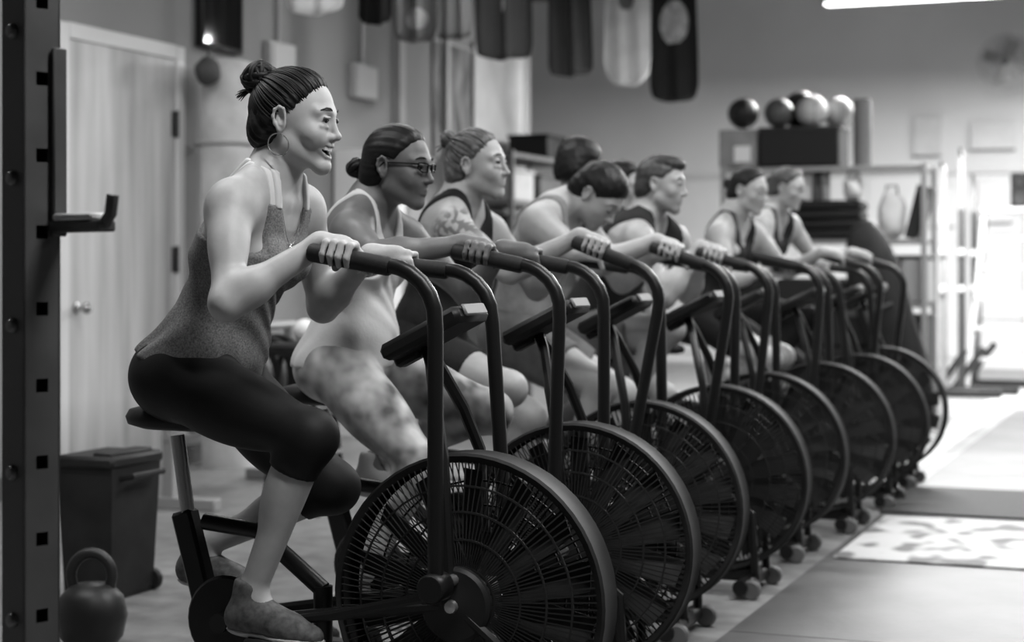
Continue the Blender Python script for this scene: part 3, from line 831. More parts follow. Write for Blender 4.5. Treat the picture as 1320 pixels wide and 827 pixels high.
gbox('black_tub', 1100, 1190, .42, .81, .42, mat('tub_black', .015, .5), 'wide black tub on the low shelf', 'tub', .02, -.04, (lid_,))
# dark duffel leaning in front of the shelf
db = empty('sandbag', on_floor(1132, 12.4), ROTZ, 'long black sandbag leaning upright against the front of the storage shelf', 'bag')
o = lump(.19, .14, .76, .05, 12, sq=.7).build('bag_body', mat('sandbag_black', .016, .6, 0, .2, 10), db); o.location = (.06, .12, .78); o.rotation_euler = (0, math.radians(-17), 0)
MB().tube([(.10, -.02, .95), (.0, -.10, .90), (.02, -.10, .55), (.14, -.02, .5)], .014, 6).build('handle', mat('strap_dark', .05), db)

# squat stands with feet
def squat_stand(px, Y, h, v, lab):
    r = empty('squat_stand', on_floor(px, Y), ROTZ, lab, 'rack', 'squat stands')
    mm = mat('stand_%d' % int(v * 100), v, .45)
    MB().box((0, 0, .9), (.07, .07, 1.72), None, .005).build('upright', mm, r)
    MB().box((0, 0, 1.3 + (h - 1.3) / 2), (.05, .05, h - 1.3), None, .005).build('post', mat('stand_steel', .18, .5), r)
    ft = MB(); ft.box((.20, -.04, .045), (.66, .08, .07), None, .01); ft.build('foot', mat('stand_black', .03, .5), r)
    MB().box((.06, 0, .24), (.06, .06, .50), rotm('Y', 35), .005).build('brace', MATS['stand_black'], r)
    for z in (1.0, 1.35): MB().lathe([(0, 0), (.03, 0), (.034, .01), (.03, .05), (0, .055)], (0, -.05, z), 'y', 12).build('knob', mat('knob_pale', .55, .4), r)
    MB().tube([(0, -.04, h - .02), (0, -.12, h - .03), (0, -.14, h + .03)], .014, 8).build('hook', MATS['stand_black'], r)
squat_stand(1216, 16.2, 2.15, .27, 'pale squat stand next to the storage shelf')
squat_stand(1240, 16.6, 2.3, .05, 'black squat stand between the pale stand and the ladder')
squat_stand(1256, 17.6, 2.1, .04, 'black squat stand set closest to the ladder')

# step ladder
ld = empty('step_ladder', on_floor(1298, 17.3), ROTZ, 'white step ladder standing near the far wall', 'ladder')
lm = mat('ladder_white', .45, .45)
def lp(s, z): return (s * (.36 - .085 * z), -.05 - .17 * (1.75 - z) / 1.75, z)
for s_ in (-1, 1):
    MB().tube([lp(s_, 0), lp(s_, 1.75)], .032, 4).build('rail', lm, ld)
    MB().tube([(s_ * .34, .48, 0), (s_ * .20, .03, 1.7)], .024, 4).build('rear_rail', lm, ld)
for z in (.30, .60, .90, 1.20, 1.48):
    a = lp(1, z); MB().box((0, a[1], z), (2 * a[0], .10, .035), None, .005).build('step', lm, ld)
MB().box((0, -.01, 1.77), (.48, .22, .05), None, .01).build('top_cap', lm, ld)
MB().tube([(-.3, .3, .68), (.3, .3, .68)], .010, 6).build('brace', lm, ld)
# wall fan
fp = at(1297, 80, 19.9); fa = empty('mounted_fan', fp, ROTZ, 'round caged fan mounted high on the far wall', 'fan')
Rf = .31
m = MB()
for k in range(48):
    a = 2 * math.pi * k / 48; m.tube([(.05 * math.cos(a), -.13, .05 * math.sin(a)), (.24 * math.cos(a), -.12, .24 * math.sin(a)), (Rf * math.cos(a), -.03, Rf * math.sin(a)), (.2 * math.cos(a), .08, .2 * math.sin(a))], .004, 3, caps=False)
for R_, y in ((.05, -.13), (.15, -.128), (.24, -.12), (Rf, -.03), (.2, .08)): m.tube([(R_ * math.cos(t), y, R_ * math.sin(t)) for t in np.linspace(0, 2 * math.pi, 40, endpoint=False)], .006, 5, closed=True)
m.build('cage', mat('fan_cage', .5, .4, .3), fa)
for k in range(4):
    bl = MB(); Rm = rotm('Y', 90 * k + 20); bl.box((0, 0, .15), (.15, .008, .23), rotm('Z', 28), .003); bl.v = [tuple(Rm @ np.array(p) + V(0, -.04, 0)) for p in bl.v]; bl.build('blade', mat('fan_blade_pale', .42, .4), fa)
MB().lathe([(0, -.10), (.05, -.10), (.075, -.02), (.08, .10), (.06, .16), (0, .16)], (0, 0, 0), 'y', 20).build('motor', mat('motor', .2, .4), fa)
MB().tube([(0, .12, 0), (0, .5, -.05), (0, 1.1, -.05)], .025, 8).build('bracket', mat('motor', .2), fa)
# papers and signs on the back wall
def back_sheet(px0, px1, py0, py1, v, lab, name='paper_sheet', cat='sign', yoff=0.0):
    u = ((px0 + px1) / 2 - 660) / FPX; Yw = YB / (R2[0] * u + R2[1]); X = u * Yw; s = Yw / FPX
    p = Vector((X, Yw, CAMZ - ((py0 + py1) / 2 - HORIZON) * s)); p = p - Vector((R2[0], R2[1], 0)) * (.05 + yoff)
    r = empty(name, p, ROTZ, lab, cat); wd, ht = (px1 - px0) * s / F2[0], (py1 - py0) * s
    MB().box((0, 0, 0), (wd, .02, ht), None, .004).build('panel', mat('sheet_%d' % int(v * 100), v, .6, 0, .08, 4), r)
    MB().box((0, .0, -ht / 2 - .012), (wd + .03, .035, .024), None, .004).build('rail', mat('sheet_rail', .3, .5), r)
    return r
back_sheet(1180, 1212, 150, 200, .66, 'white paper sheet on the far wall above the storage shelf end')
back_sheet(1255, 1305, 158, 192, .75, 'white board with a dark rail on the far wall under the fan')
back_sheet(1201, 1228, 244, 291, .85, 'small bright white sheet on the far wall beside the black squat stand')
back_sheet(1264, 1302, 236, 286, .85, 'bright white notice sheet on the far wall behind the ladder top')
sp_ = empty('loudspeaker', at(1316, 248, 19.0), ROTZ, 'black loudspeaker on the far wall beyond the ladder', 'speaker')
MB().box((0, 0, 0), (.20, .2, .42), None, .015).build('cabinet', mat('speaker_black', .02, .5), sp_)
for z, q in ((-.07, .07), (.11, .035)): MB().lathe([(q, 0), (q, -.012), (q * .8, -.014), (q * .3, -.002), (0, -.004)], (0, -.10, z), 'y', 20).build('cone', mat('cone_dark', .04, .6), sp_)
MB().box((0, .9, 0), (.05, 1.6, .05), None, .004).build('bracket', mat('motor', .2), sp_)

# ------------------------------------------------------------------ gear along the left wall, behind the riders
wl_t, wl_Y = wall_t(640)
def on_left(yr, off, z=0.0): return room(XW + off, yr, z)
s2 = shelf_unit('gear_shelf', on_left(13.9, .35), .5, 1.7, 2.15, (.35, .85, 1.35, 1.75, 2.14), 'dark steel shelf against the left wall beyond the banners', mat('shelf_dark', .10, .5, 0, .1, 5))
def lbox(yr, z, wd, d, ht, v, lab, name, cat):
    r = empty(name, on_left(yr, .35, z), ROTZ, lab, cat)
    MB().box((0, 0, ht / 2), (d, wd, ht), None, .012).build('body', mat('lb_%d' % int(v * 1000), v, .6, 0, .1, 6), r)
    MB().box((0, 0, ht + .008), (d + .02, wd + .02, .03), None, .006).build('lid', mat('lb_lid_%d' % int(v * 1000), v * .8, .6), r)
lbox(14.3, 2.14, .46, .36, .19, .015, 'black case on top of the dark wall shelf', 'case', 'case')
lbox(13.5, 1.75, .5, .36, .24, .40, 'pale box on the upper board of the dark wall shelf', 'box', 'box')
lbox(14.2, 1.75, .6, .36, .22, .06, 'dark grey box on the upper board of the dark wall shelf', 'box', 'box')
lbox(13.6, 1.35, .7, .36, .26, .03, 'long black box on the middle board of the dark wall shelf', 'box', 'box')
lbox(14.35, 1.35, .4, .36, .22, .5, 'small white box beside the long black box on the dark wall shelf', 'box', 'box')
lbox(13.9, .85, 1.2, .36, .3, .05, 'very long charcoal box on the lower board of the dark wall shelf', 'box', 'box')
# tall pale locker with louvres
for yr, v, lab, h in ((11.25, .80, 'white locker with louvre slots behind the glasses wearer', 2.04), (11.62, .30, 'grey locker with louvre slots beside the white locker', 1.70)):
    lk = empty('locker', on_left(yr, .22), ROTZ, lab, 'locker', 'lockers on the left wall'); lmm = mat('locker_%d' % int(v * 100), v, .45)
    MB().box((0, 0, h / 2), (.40, .34, h), None, .006).build('body', lmm, lk)
    dr = MB().box((.205, 0, h / 2), (.018, .31, h - .08), None, .004).build('door', lmm, lk)
    for k in range(6): MB().box((.217, 0, h - .2 - k * .035), (.012, .16, .010), None, .002).build('louvre', mat('louvre', .1, .5), dr)
    MB().box((.222, .11, h * .52), (.02, .02, .12), None, .004).build('handle', M_steel, dr)
# dumbbell rack with plates, behind the first two riders
dr = empty('plate_rack', room(-4.78, 8.1), ROTZ, 'low steel rack holding black bumper plates behind the first two riders', 'rack')
for y in (-.62, .62):
    MB().box((0, y, .44), (.06, .06, .88), None, .005).build('post', mat('rack_grey', .30, .45), dr)
    MB().box((0, y, .03), (.55, .07, .06), None, .006).build('foot', MATS['rack_grey'], dr)
for z in (.36, .88): MB().tube([(0, -.66, z), (0, .66, z)], .024, 10).build('rail', MATS['rack_grey'], dr)
for k in range(7):
    r = empty('bumper_plate', room(-4.78, 8.1 - .45 + k * .15, .384), ROTZ, ('thick' if k < 2 else 'thin' if k > 4 else 'medium') + ' black rubber bumper plate standing on the low plate rack rail' , 'weight plate', 'bumper plates on the low rack')
    t = .045 if k < 2 else .022 if k > 4 else .032; Rp = .225
    MB().lathe([(.026, -t), (.09, -t), (.095, -t * .7), (.17, -t * .7), (.18, -t), (Rp - .006, -t), (Rp, -t + .006), (Rp, t - .006), (Rp - .006, t), (.18, t), (.17, t * .7), (.095, t * .7), (.09, t), (.026, t)], (0, 0, Rp), 'y', 36).build('rubber', mat('bumper', .016, .5), r)
    MB().lathe([(.026, -t - .002), (.045, -t - .002), (.045, t + .002), (.026, t + .002)], (0, 0, Rp), 'y', 20).build('hub_ring', M_steel, r)
wbp = at(393, 380, 8.6)
wb_ = empty('white_ball', (wbp.x, wbp.y, .83), ROTZ, 'small white ball lying on a black stool between the first two riders', 'ball')
MB().ell((0, 0, .06), (.06, .06, .06), None, 20, 12).build('shell', mat('white_ball', .85, .35), wb_); MB().tube([(.0605 * math.cos(t), 0, .06 + .0605 * math.sin(t)) for t in np.linspace(0, 2 * math.pi, 28, endpoint=False)], .0015, 4, closed=True).build('seam', mat('seam', .03), wb_)
sl = empty('stool', (wbp.x, wbp.y, 0), ROTZ, 'black round stool carrying a small white ball', 'stool')
MB().lathe([(0, .77), (.17, .77), (.185, .785), (.185, .815), (.17, .83), (0, .83)], (0, 0, 0), 'z', 28).build('seat', mat('stool_black', .015, .5), sl)
for k in range(4):
    a = math.pi / 4 + k * math.pi / 2; MB().tube([(.12 * math.cos(a), .12 * math.sin(a), .77), (.21 * math.cos(a), .21 * math.sin(a), 0)], .014, 8).build('leg', MATS['stool_black'], sl)
MB().tube([(.175 * math.cos(t), .175 * math.sin(t), .3) for t in np.linspace(0, 2 * math.pi, 28, endpoint=False)], .009, 6, closed=True).build('foot_ring', M_steel, sl)

for k, (z, h_, lab) in enumerate(((0, .62, 'larger black foam plyo box on the floor in front of the storage shelf'), (.62, .5, 'smaller black foam plyo box stacked on the larger one before the storage shelf'))):
    p = on_floor(1068, 13.05); p.z = z
    r = empty('plyo_box', p, ROTZ + .05 * k, lab, 'box', 'plyo boxes by the shelf')
    MB().box((0, 0, h_ / 2), (.78 - .08 * k, .55, h_), None, .02).build('foam_block', mat('plyo_black', .014, .55), r)
    for q in (-1, 1): MB().box((q * .2, -.277, h_ * .5), (.12, .01, .05), None, .003).build('patch', mat('patch', .08, .6), r)
# ------------------------------------------------------------------ people
def ik(p0, p1, l1, l2, pole):
    d = p1 - p0; D = np.linalg.norm(d); dn = d / D
    Dc = min(D, .995 * (l1 + l2)); a = (l1 * l1 - l2 * l2 + Dc * Dc) / (2 * Dc)
    h = math.sqrt(max(l1 * l1 - a * a, 0)); pl = np.asarray(pole, float); pl = unit(pl - dn * (pl @ dn))
    return p0 + dn * a * (D / Dc) + pl * h
def hand_prims(c, b, side, wrist, g, curl=1.0):
    """a hand closed on a bar: c a point on the bar, b the bar's direction (forward), side -1 right hand, +1 left"""
    b = unit(b); o = V(0, side, 0); o = unit(o - b * (o @ b)); u = np.cross(b, o) * (1 if side > 0 else -1)
    if u[2] < 0: u = -u
    out = []; rb = .0175; mcps = []
    for off, ln, r in ((.032, .95, .0088), (.0105, 1.03, .0092), (-.011, 1.0, .0088), (-.032, .82, .0078)):
        r *= g
        cc = c + b * off * g
        R = rb + r
        def q(deg, e=0.0, fw=0.0): return cc + (R + e) * (math.cos(math.radians(deg)) * o + math.sin(math.radians(deg)) * u) + b * fw
        m = q(122, .007, -.004); p1 = q(60, .006, .002); p2 = q(-2, .001, .003); p3 = q(-52 * ln, 0, .002)
        out += [cone(m, p1, r * 1.12, r * 1.02, .004, 'hand'), cone(p1, p2, r * 1.04, r * .95, .003, 'hand'), cone(p2, p3, r * .94, r * .78, .003, 'hand')]
        mcps.append(m)
    for j, m in enumerate(mcps):
        out.append(cone(m, wrist + (m - wrist) * .12, .0105 * g, .018 * g, .012, 'hand'))
    mid = sum(mcps) / 4
    out.append(cone(wrist + (mid - wrist) * .35, mid, .021 * g, .0155 * g, .02, 'hand'))
    cc = c + b * .034 * g
    tb = wrist + (mcps[0] - wrist) * .30 - u * .008 + b * .010
    t1 = cc + (rb + .013) * (-o * .92 + u * .35) + b * .004; t2 = cc + (rb + .010) * (-o * .75 - u * .65) + b * .016; t3 = cc + (rb + .008) * (-o * .1 - u) + b * .020
    out += [cone(tb, t1, .015 * g, .0115 * g, .010, 'hand'), cone(t1, t2, .011 * g, .0098 * g, .004, 'hand'), cone(t2, t3, .0097 * g, .0078 * g, .003, 'hand')]
    return out
def open_hand_prims(wrist, d, lat, g):
    """a relaxed hand hanging from the wrist along d, slightly curled"""
    d = unit(d); lat = unit(lat - d * (lat @ d)); n = np.cross(d, lat); out = []
    for j, (o, ln) in enumerate(((.03, .9), (.01, 1.), (-.01, .95), (-.03, .75))):
        m = wrist + d * .085 * g + lat * o * g; r = .0085 * g
        p1 = m + (d * .04 + n * .012) * ln * g; p2 = p1 + (d * .022 + n * .014) * ln * g; p3 = p2 + (d * .012 + n * .018) * ln * g
        out += [cone(wrist, m, .02 * g, .012 * g, .012, 'hand'), cone(m, p1, r * 1.1, r, .004, 'hand'), cone(p1, p2, r, r * .9, .003, 'hand'), cone(p2, p3, r * .9, r * .75, .003, 'hand')]
    t0 = wrist + d * .03 * g + lat * .025 * g; t1 = t0 + d * .03 * g + lat * .025 * g + n * .01; t2 = t1 + d * .03 * g + n * .012
    return out + [cone(t0, t1, .014 * g, .011 * g, .01, 'hand'), cone(t1, t2, .0108 * g, .008 * g, .004, 'hand')]

def head_prims(c, M, s, sp):
    male = sp['sex'] == 'm'; out = []
    def W(p): return c + M @ (np.asarray(p, float) * s)
    def S(p, r, k=.02, op=1, t='head'): out.append(sph(W(p), r * s, k, t, op))
    def C(p, q, r0, r1, k=.02, op=1, t='head'): out.append(cone(W(p), W(q), r0 * s, r1 * s, k, t, op))
    def E(p, r, k=.02, op=1, t='head', R=None): out.append(ell(W(p), np.asarray(r) * s, M if R is None else M @ R, k, t, op))
    E((-.012, 0, .030), (.098, .075, .088), t='head skull')
    E((.030, 0, -.022), (.058, .0575, .078), .03)
    j = 1.06 if male else 1.0
    for y in (-1, 1):
        C((.000, y * .046 * j, -.056), (sp.get('chx', .0700) - .007, y * .012, sp.get('chz', -.096)), .018 * j, .0135 * j, .03)
        E((.053, y * .039, -.022), (.022, .021, .019), .025)              # cheek
        if sp.get('smile'): S((.066, y * .036, -.038), .014, .022)        # raised cheek
        C((.081, y * .012, .026), (.068, y * .047, .024), .009 if male else .007, .007, .02)   # brow
    S((sp.get('chx', .0700), 0, sp.get('chz', -.096)), .0150 * j, .022)
    E((.062, 0, -.054), (.030, .031, .028), .02)
    for y in (-1, 1): E((.095, y * .032, .005), (.014, .019, .0125), .016, -1)      # eye sockets
    C((.085, 0, .016), (.1045, 0, -.026), .0055, .0072, .013)           # nose
    S((.1060, 0, -.0295), .0082, .009)
    C((.098, 0, -.034), (.088, 0, -.040), .0055, .005, .008)
    for y in (-1, 1):
        S((.0950, y * .0115, -.0325), .0060, .009)
        S((.0985, y * .0058, -.0395), .0028, .0035, -1)
    # lids: skin over the eyeball, opened by an almond slit
    for y in (-1, 1):
        op = .0034 if sp.get('smile') else .0046
        S((.0745, y * .0315, .0045), .0140, .008)
        if not sp.get('lookdown'): E((.0905, y * .0315, .0040), (.0135, .0146, op), .0022, -1)
        C((.086, y * .044, .0110 + op * .4), (.0915, y * .024, .0125 + op * .4), .0022, .0022, .006)
        if sp.get('smile'): C((.079, y * .046, -.0085), (.0865, y * .024, -.0095), .0035, .0035, .008)
    # mouth
    if sp.get('smile') == 2:
        E((.090, 0, -.0625), (.026, .030, .0150), .006, -1)
        up = [(.061, -.0365, -.0455), (.076, -.0285, -.0500), (.0905, -.013, -.0520), (.0950, 0, -.0525), (.0905, .013, -.0520), (.076, .0285, -.0500), (.061, .0365, -.0455)]
        lo = [(.061, -.0365, -.0455), (.073, -.0280, -.0640), (.0855, -.013, -.0780), (.0900, 0, -.0810), (.0855, .013, -.0780), (.073, .0280, -.0640), (.061, .0365, -.0455)]
        for L_, r in ((up, .0030), (lo, .0036)):
            for a, b in zip(L_[:-1], L_[1:]): C(a, b, r, r, .006, t='head lip')
        for y in (-1, 1):
            C((.088, y * .017, -.032), (.066, y * .041, -.050), .0045, .0065, .014)    # laugh line
            E((.058, y * .043, -.030), (.020, .016, .015), .02)
    else:
        wd = .028 if sp.get('smile') else .024; zz = .003 if sp.get('smile') else -.001
        up = [(.070, -wd, -.060 + zz), (.085, -.013, -.0585), (.0905, 0, -.0585), (.085, .013, -.0585), (.070, wd, -.060 + zz)]
        lo = [(.070, -wd, -.061 + zz), (.083, -.013, -.0675), (.0885, 0, -.0685), (.083, .013, -.0675), (.070, wd, -.061 + zz)]
        for L_, r in ((up, .0042), (lo, .0050)):
            for a, b in zip(L_[:-1], L_[1:]): C(a, b, r * .8, r * .8, .006, t='head lip')
    # ears
    for y in (-1, 1):
        Re = rotm('Y', -12) @ rotm('Z', y * 20)
        E((-.012, y * .0765, -.004), (.0175, .0065, .0300), .006, R=Re, t='head ear')
        E((-.008, y * .0845, .001), (.0085, .0065, .0150), .005, -1, R=Re)
        rim = [(.000, .079, .010), (-.004, .083, .022), (-.014, .085, .026), (-.024, .0865, .018), (-.027, .086, .002), (-.022, .083, -.014), (-.013, .080, -.026)]
        for a, b in zip(rim[:-1], rim[1:]): C((a[0], y * a[1], a[2]), (b[0], y * b[1], b[2]), .0034, .0034, .005, t='head ear')
        S((-.010, y * .0775, -.029), .0062, .006, t='head ear')
    lips = [W(p) for p in up + lo]
    return out, lips, W

def build_person(sp):
    i = sp['bike']; male = sp['sex'] == 'm'; g = sp.get('g', 1.0); h = sp['h']
    root = empty('person', sp['loc'], sp['rz'], sp['label'], 'person', sp.get('group'))
    SK = skin_mat(sp['skin'])
    pel, neck, hc = sp['pel'], sp['neck'], sp['head']
    lat = V(0, 1, 0)
    spine = neck - pel; SL = np.linalg.norm(spine); up = unit(spine); fw = np.cross(lat, up)
    bow = sp.get('bow', 0.0)          # a rounded back
    def S_(t): return pel + spine * t - fw * bow * math.sin(math.pi * min(max(t, 0), 1))
    B = []
    if male: sec = [(.00, .158, .112), (.20, .150, .112), (.40, .142, .105), (.62, .160, .115), (.82, .168, .105), (.94, .10, .075)]
    else: sec = [(.00, .160, .112), (.18, .150, .106), (.40, .118, .088), (.62, .134, .100), (.82, .140, .086), (.94, .085, .062)]
    for (t0, a, b), (t1, c, d) in zip(sec[:-1], sec[1:]):
        B.append(ecap(S_(t0), S_(t1), (a * g, b * g), (c * g, d * g), lat, .03, 'torso' + (' pelvis' if t1 < .3 else '')))
    for y in (-1, 1):
        B.append(sph(S_(0) - fw * .045 * g + lat * y * .075 * g - up * .02, .092 * g, .05, 'torso pelvis glute'))
        if not male: B.append(ell(S_(.66) + fw * .078 * g + lat * y * .066 * g, (.055 * g, .056 * g, .058 * g), np.stack([fw, lat, up], 1), .03, 'torso bust'))
        else: B.append(ell(S_(.74) + fw * .070 * g + lat * y * .075 * g, (.045 * g, .078 * g, .065 * g), np.stack([fw, lat, up], 1), .04, 'torso bust'))
    sh = {}
    for y, nm in ((-1, 'N'), (1, 'F')):
        s_ = sp.get('sh' + nm)
        sh[y] = np.asarray(s_, float) if s_ is not None else neck - up * .055 + lat * y * (.185 if male else .163) * g + fw * sp.get('reach', .03)
    nk = neck + (hc - neck) * .35
    B.append(cone(neck - up * .045, hc + sp['HM'] @ V(-.020, 0, -.055) * g, (.060 if male else .052) * g, (.058 if male else .050) * g, .03, 'neck'))
    B.append(cone(neck - up * .02, nk, .066 * g, .05 * g, .04, 'neck'))
    for y in (-1, 1):
        s0 = sh[y]
        B.append(cone(nk - fw * .015, s0 + up * .012 - lat * y * .02, .036 * g, .040 * g, .045, 'torso trap'))
        B.append(cone(S_(.86) + lat * y * .05 * g, s0, .062 * g, .05 * g, .05, 'torso'))
        B.append(cone(S_(.60) + lat * y * .085 * g, s0 - up * .05 - lat * y * .015, .07 * g, .05 * g, .05, 'torso'))
        # collar bone
        B.append(cone(neck - up * .035 + fw * .062 * g + lat * y * .02, s0 + up * .03 + fw * .012 - lat * y * .02, .009, .009, .03, 'clav'))
    am = 1.16 if male else 1.0
    info = {'sh': sh, 'up': up, 'fw': fw, 'S': S_}
    l1 = .285 * g; l2 = .252 * g
    wr = {}
    for y, nm in ((-1, 'N'), (1, 'F')):
        s0 = sh[y]; hd = sp['hand' + nm]
        if hd[0] == 'grip':
            c, b = hd[1], hd[2]
            o = V(0, y, 0)
            wrist = c - unit(b) * .070 * g - o * .034 * g + V(0, 0, .014)
            B += hand_prims(c, b, y, wrist, g * (1.08 if male else 1.0))
        else:
            wrist = hd[1]; B += open_hand_prims(wrist, hd[2], V(.9, -.3 * y, 0), g)
        wr[y] = wrist
        e = ik(s0, wrist, l1, l2, sp.get('pole' + nm, V(-.35, .75 * y, -.8)))
        A = 'arm' + nm
        d1 = unit(e - s0); d2 = unit(wrist - e)
        B.append(sph(s0 + d1 * .012, .054 * g * am, .04, A + ' delt'))
        B.append(cone(s0 + d1 * .04, e, .0475 * g * am, .036 * g * am, .03, A))
        B.append(ell(s0 + d1 * .10 * g + lat * y * .012, (.085 * g, .042 * g * am, .046 * g * am), np.stack([d1, unit(np.cross(d1, V(.2, .1, 1))), unit(np.cross(d1, unit(np.cross(d1, V(.2, .1, 1)))))], 1), .03, A))
        B.append(cone(e, e + d2 * .07 * g, .0385 * g * am, .0400 * g * am, .03, A))
        B.append(cone(e + d2 * .06 * g, wrist, .0400 * g * am, .0255 * g * am, .03, A))
        info['elbow' + nm] = e; info['wrist' + nm] = wrist
    # legs
    lt, ls = (.41 * g, .405 * g)
    for y, nm in ((-1, 'N'), (1, 'F')):
        hip = S_(0) + lat * y * .088 * g - up * .01
        an = sp['ank' + nm]
        kn = ik(hip, an, lt, ls, sp.get('kpole', V(1, .10 * y, .55)))
        d1 = unit(kn - hip); d2 = unit(an - kn); T = 'leg' + nm
        lm = 1.04 if male else 1.0
        B.append(cone(hip, kn, .086 * g * lm, .055 * g * lm, .045, T + ' thigh'))
        B.append(ell(hip + d1 * .16 * g + np.cross(d1, lat) * -.012, (.17 * g, .074 * g * lm, .082 * g * lm), np.stack([d1, lat, np.cross(d1, lat)], 1), .04, T + ' thigh'))
        B.append(sph(kn, .054 * g * lm, .03, T + ' thigh knee'))
        cb = unit(np.cross(d2, lat)) * (1 if (np.cross(d2, lat) @ V(-1, 0, 0)) > 0 else -1)
        B.append(cone(kn, an, .049 * g * lm, .033 * g, .03, T + ' calf'))
        B.append(ell(kn + d2 * .13 * g + cb * .020 * g, (.115 * g, .046 * g * lm, .044 * g * lm), np.stack([d2, lat, np.cross(d2, lat)], 1), .03, T + ' calf'))
        B.append(cone(an, an + V(.03, 0, -.05), .033 * g, .035 * g, .02, T + ' calf'))
        info['hip' + nm] = hip; info['knee' + nm] = kn; info['ank' + nm] = an
        info['d1' + nm] = d1; info['d2' + nm] = d2
    hp, lips, W = head_prims(hc, sp['HM'], g * sp.get('hs', 1.0), sp)
    hs = g * sp.get('hs', 1.0)
    lo = np.min([p.bounds()[0] for p in hp if p.op > 0], 0) - .01; hi = np.max([p.bounds()[1] for p in hp if p.op > 0], 0) + .01
    fld = Field(B + hp, h, (lo, hi, sp['hh']))
    lipa = np.array(lips); HM = sp['HM']
    def tone(v):
        t = np.ones(len(v))
        near = np.linalg.norm(v - hc, axis=1) < .16 * hs
        vv = v[near]; q = ((vv - hc) @ HM) / hs
        d = np.full(len(vv), 9.)
        n_ = len(lipa) // 2
        for seg in (lipa[:n_], lipa[n_:]):
            for a, b in zip(seg[:-1], seg[1:]):
                ab = b - a; tt = np.clip(((vv - a) @ ab) / (ab @ ab), 0, 1)
                d = np.minimum(d, np.linalg.norm(vv - a - tt[:, None] * ab, axis=1))
        lf = np.clip((.0062 * hs - d) / (.003 * hs), 0, 1)
        m = 1 - (.42 if not male else .22) * lf
        if sp.get('smile') == 2:
            ins = ((q[:, 0] - .084) / .026) ** 2 + (q[:, 1] / .027) ** 2 + ((q[:, 2] + .0625) / .0150) ** 2 < 1
            m = np.where(ins & (d > .0045 * hs), .10, m)
        # stubble
        if male: m = m * (1 - .25 * np.clip((-q[:, 2] - .045) / .03, 0, 1) * (q[:, 0] > .0))
        t[near] = m
        for fn in sp.get('ink', []): t *= fn(v, info)
        return t
    sdf_obj('body', fld, SK, root, tone)
    # eyes, brows, lashes, teeth
    if sp.get('face', 1):
        for y in (-1, 1):
            eo = MB().ell(W((.0745, y * .0315, .0045)), (.0126 * hs,) * 3, HM, 16, 10).build('eye', mat('eye_white', .5, .15), root)
            MB().ell(W((.0858, y * .0315 - .0006, .0042)), (.0020 * hs, .0058 * hs, .0058 * hs), HM, 12, 6).build('iris', mat('iris_dark', .012, .08), eo)
            z0 = .0084 if sp.get('smile') else .0096
            if sp.get('lookdown'): z0 = .000
            MB().tube([W(p) for p in ((.0815, y * .0465, .0045), (.0875, y * .041, z0 - .0012), (.0905, y * .0325, z0), (.0885, y * .024, z0 - .0012), (.0835, y * .0185, .003))], [.0009 * hs, .0017 * hs, .0017 * hs, .0013 * hs, .0006 * hs], 6).build('eyelash', mat('lash', .012, .6), root)
            MB().tube([W(p) for p in ((.0665, y * .0565, .0220), (.0780, y * .048, .0290), (.0862, y * .038, .0345), (.0905, y * .026, .0345), (.0918, y * .016, .0315))], [.0006 * hs, .0016 * hs, .0021 * hs, .0023 * hs, .0014 * hs], 6).build('eyebrow', mat('brow_%d' % int(sp.get('brow', .02) * 1000), sp.get('brow', .02), .7), root)
    if sp.get('smile') == 2:
        tm = MB()
        for k in range(-4, 5):
            a = math.radians(k * 19); x = .0640 + .0265 * math.cos(a); yy = .0275 * math.sin(a)
            tm.box(W((x, yy, -.0590 + .00035 * k * k)), (.005 * hs, .0097 * hs, (.0130 if abs(k) < 2 else .0118) * hs), HM @ rotm('Z', k * 19), .0010)
        tm.build('teeth', mat('teeth', .75, .2), root)
    return root, B, hp, info, W, hs

# ---- clothes: the body's own form, a little larger, cut at neckline, armholes and hem
def T_frame(info, t=.62):
    return info['S'](t), np.stack([info['fw'], V(0, 1, 0), info['up']], 1)
def tank(root, B, info, name, material, h, off=.008, hem=-.36, aw=.105, ab=.035, nw=.072, un=.22, nf=.16, nb=.08, flare=0.0, fold=0.0, tags=('torso',), neckfill=False, top=None):
    sel = [p for p in B if any(t in p.tags for t in tags) or (neckfill and p.tags in ('neck', 'clav'))]
    C, T = T_frame(info)
    f = Field(sel, h, None, off)
    X, Y, Z = f.grid(); dx, dy, dz = X - C[0], Y - C[1], Z - C[2]
    fc = dx * T[0, 0] + dy * T[1, 0] + dz * T[2, 0]; l = np.abs(dy + 0 * dx + 0 * dz); u = dx * T[0, 2] + dy * T[1, 2] + dz * T[2, 2]
    sl = dy + 0 * dx + 0 * dz
    if flare: f.f = f.f - (flare * np.clip((-.02 - u) / .25, 0, 1)).astype(np.float32)
    if fold:
        ph = 55 * u + 30 * fc + 14 * np.sin(9 * sl + 6 * u)
        f.f = f.f - (fold * np.sin(ph) * np.clip((.06 - u) / .12, 0, 1) * (.6 + .4 * np.sin(23 * fc + 11 * sl))).astype(np.float32)
    f.cut(hem - u + .006 * np.sin(7 * fc + 4 * sl))
    f.cut(-smax(aw - l, ab - u, .05), .004)
    nd = np.where(fc > 0, nf, nb)
    f.cut(-((np.sqrt((l / nw) ** 2 + ((u - un) / nd) ** 2) - 1) * nw), .004)
    f.cut(u - (un + .02))
    if top is not None: f.cut(u - top, .003)
    return sdf_obj(name, f, material, root)
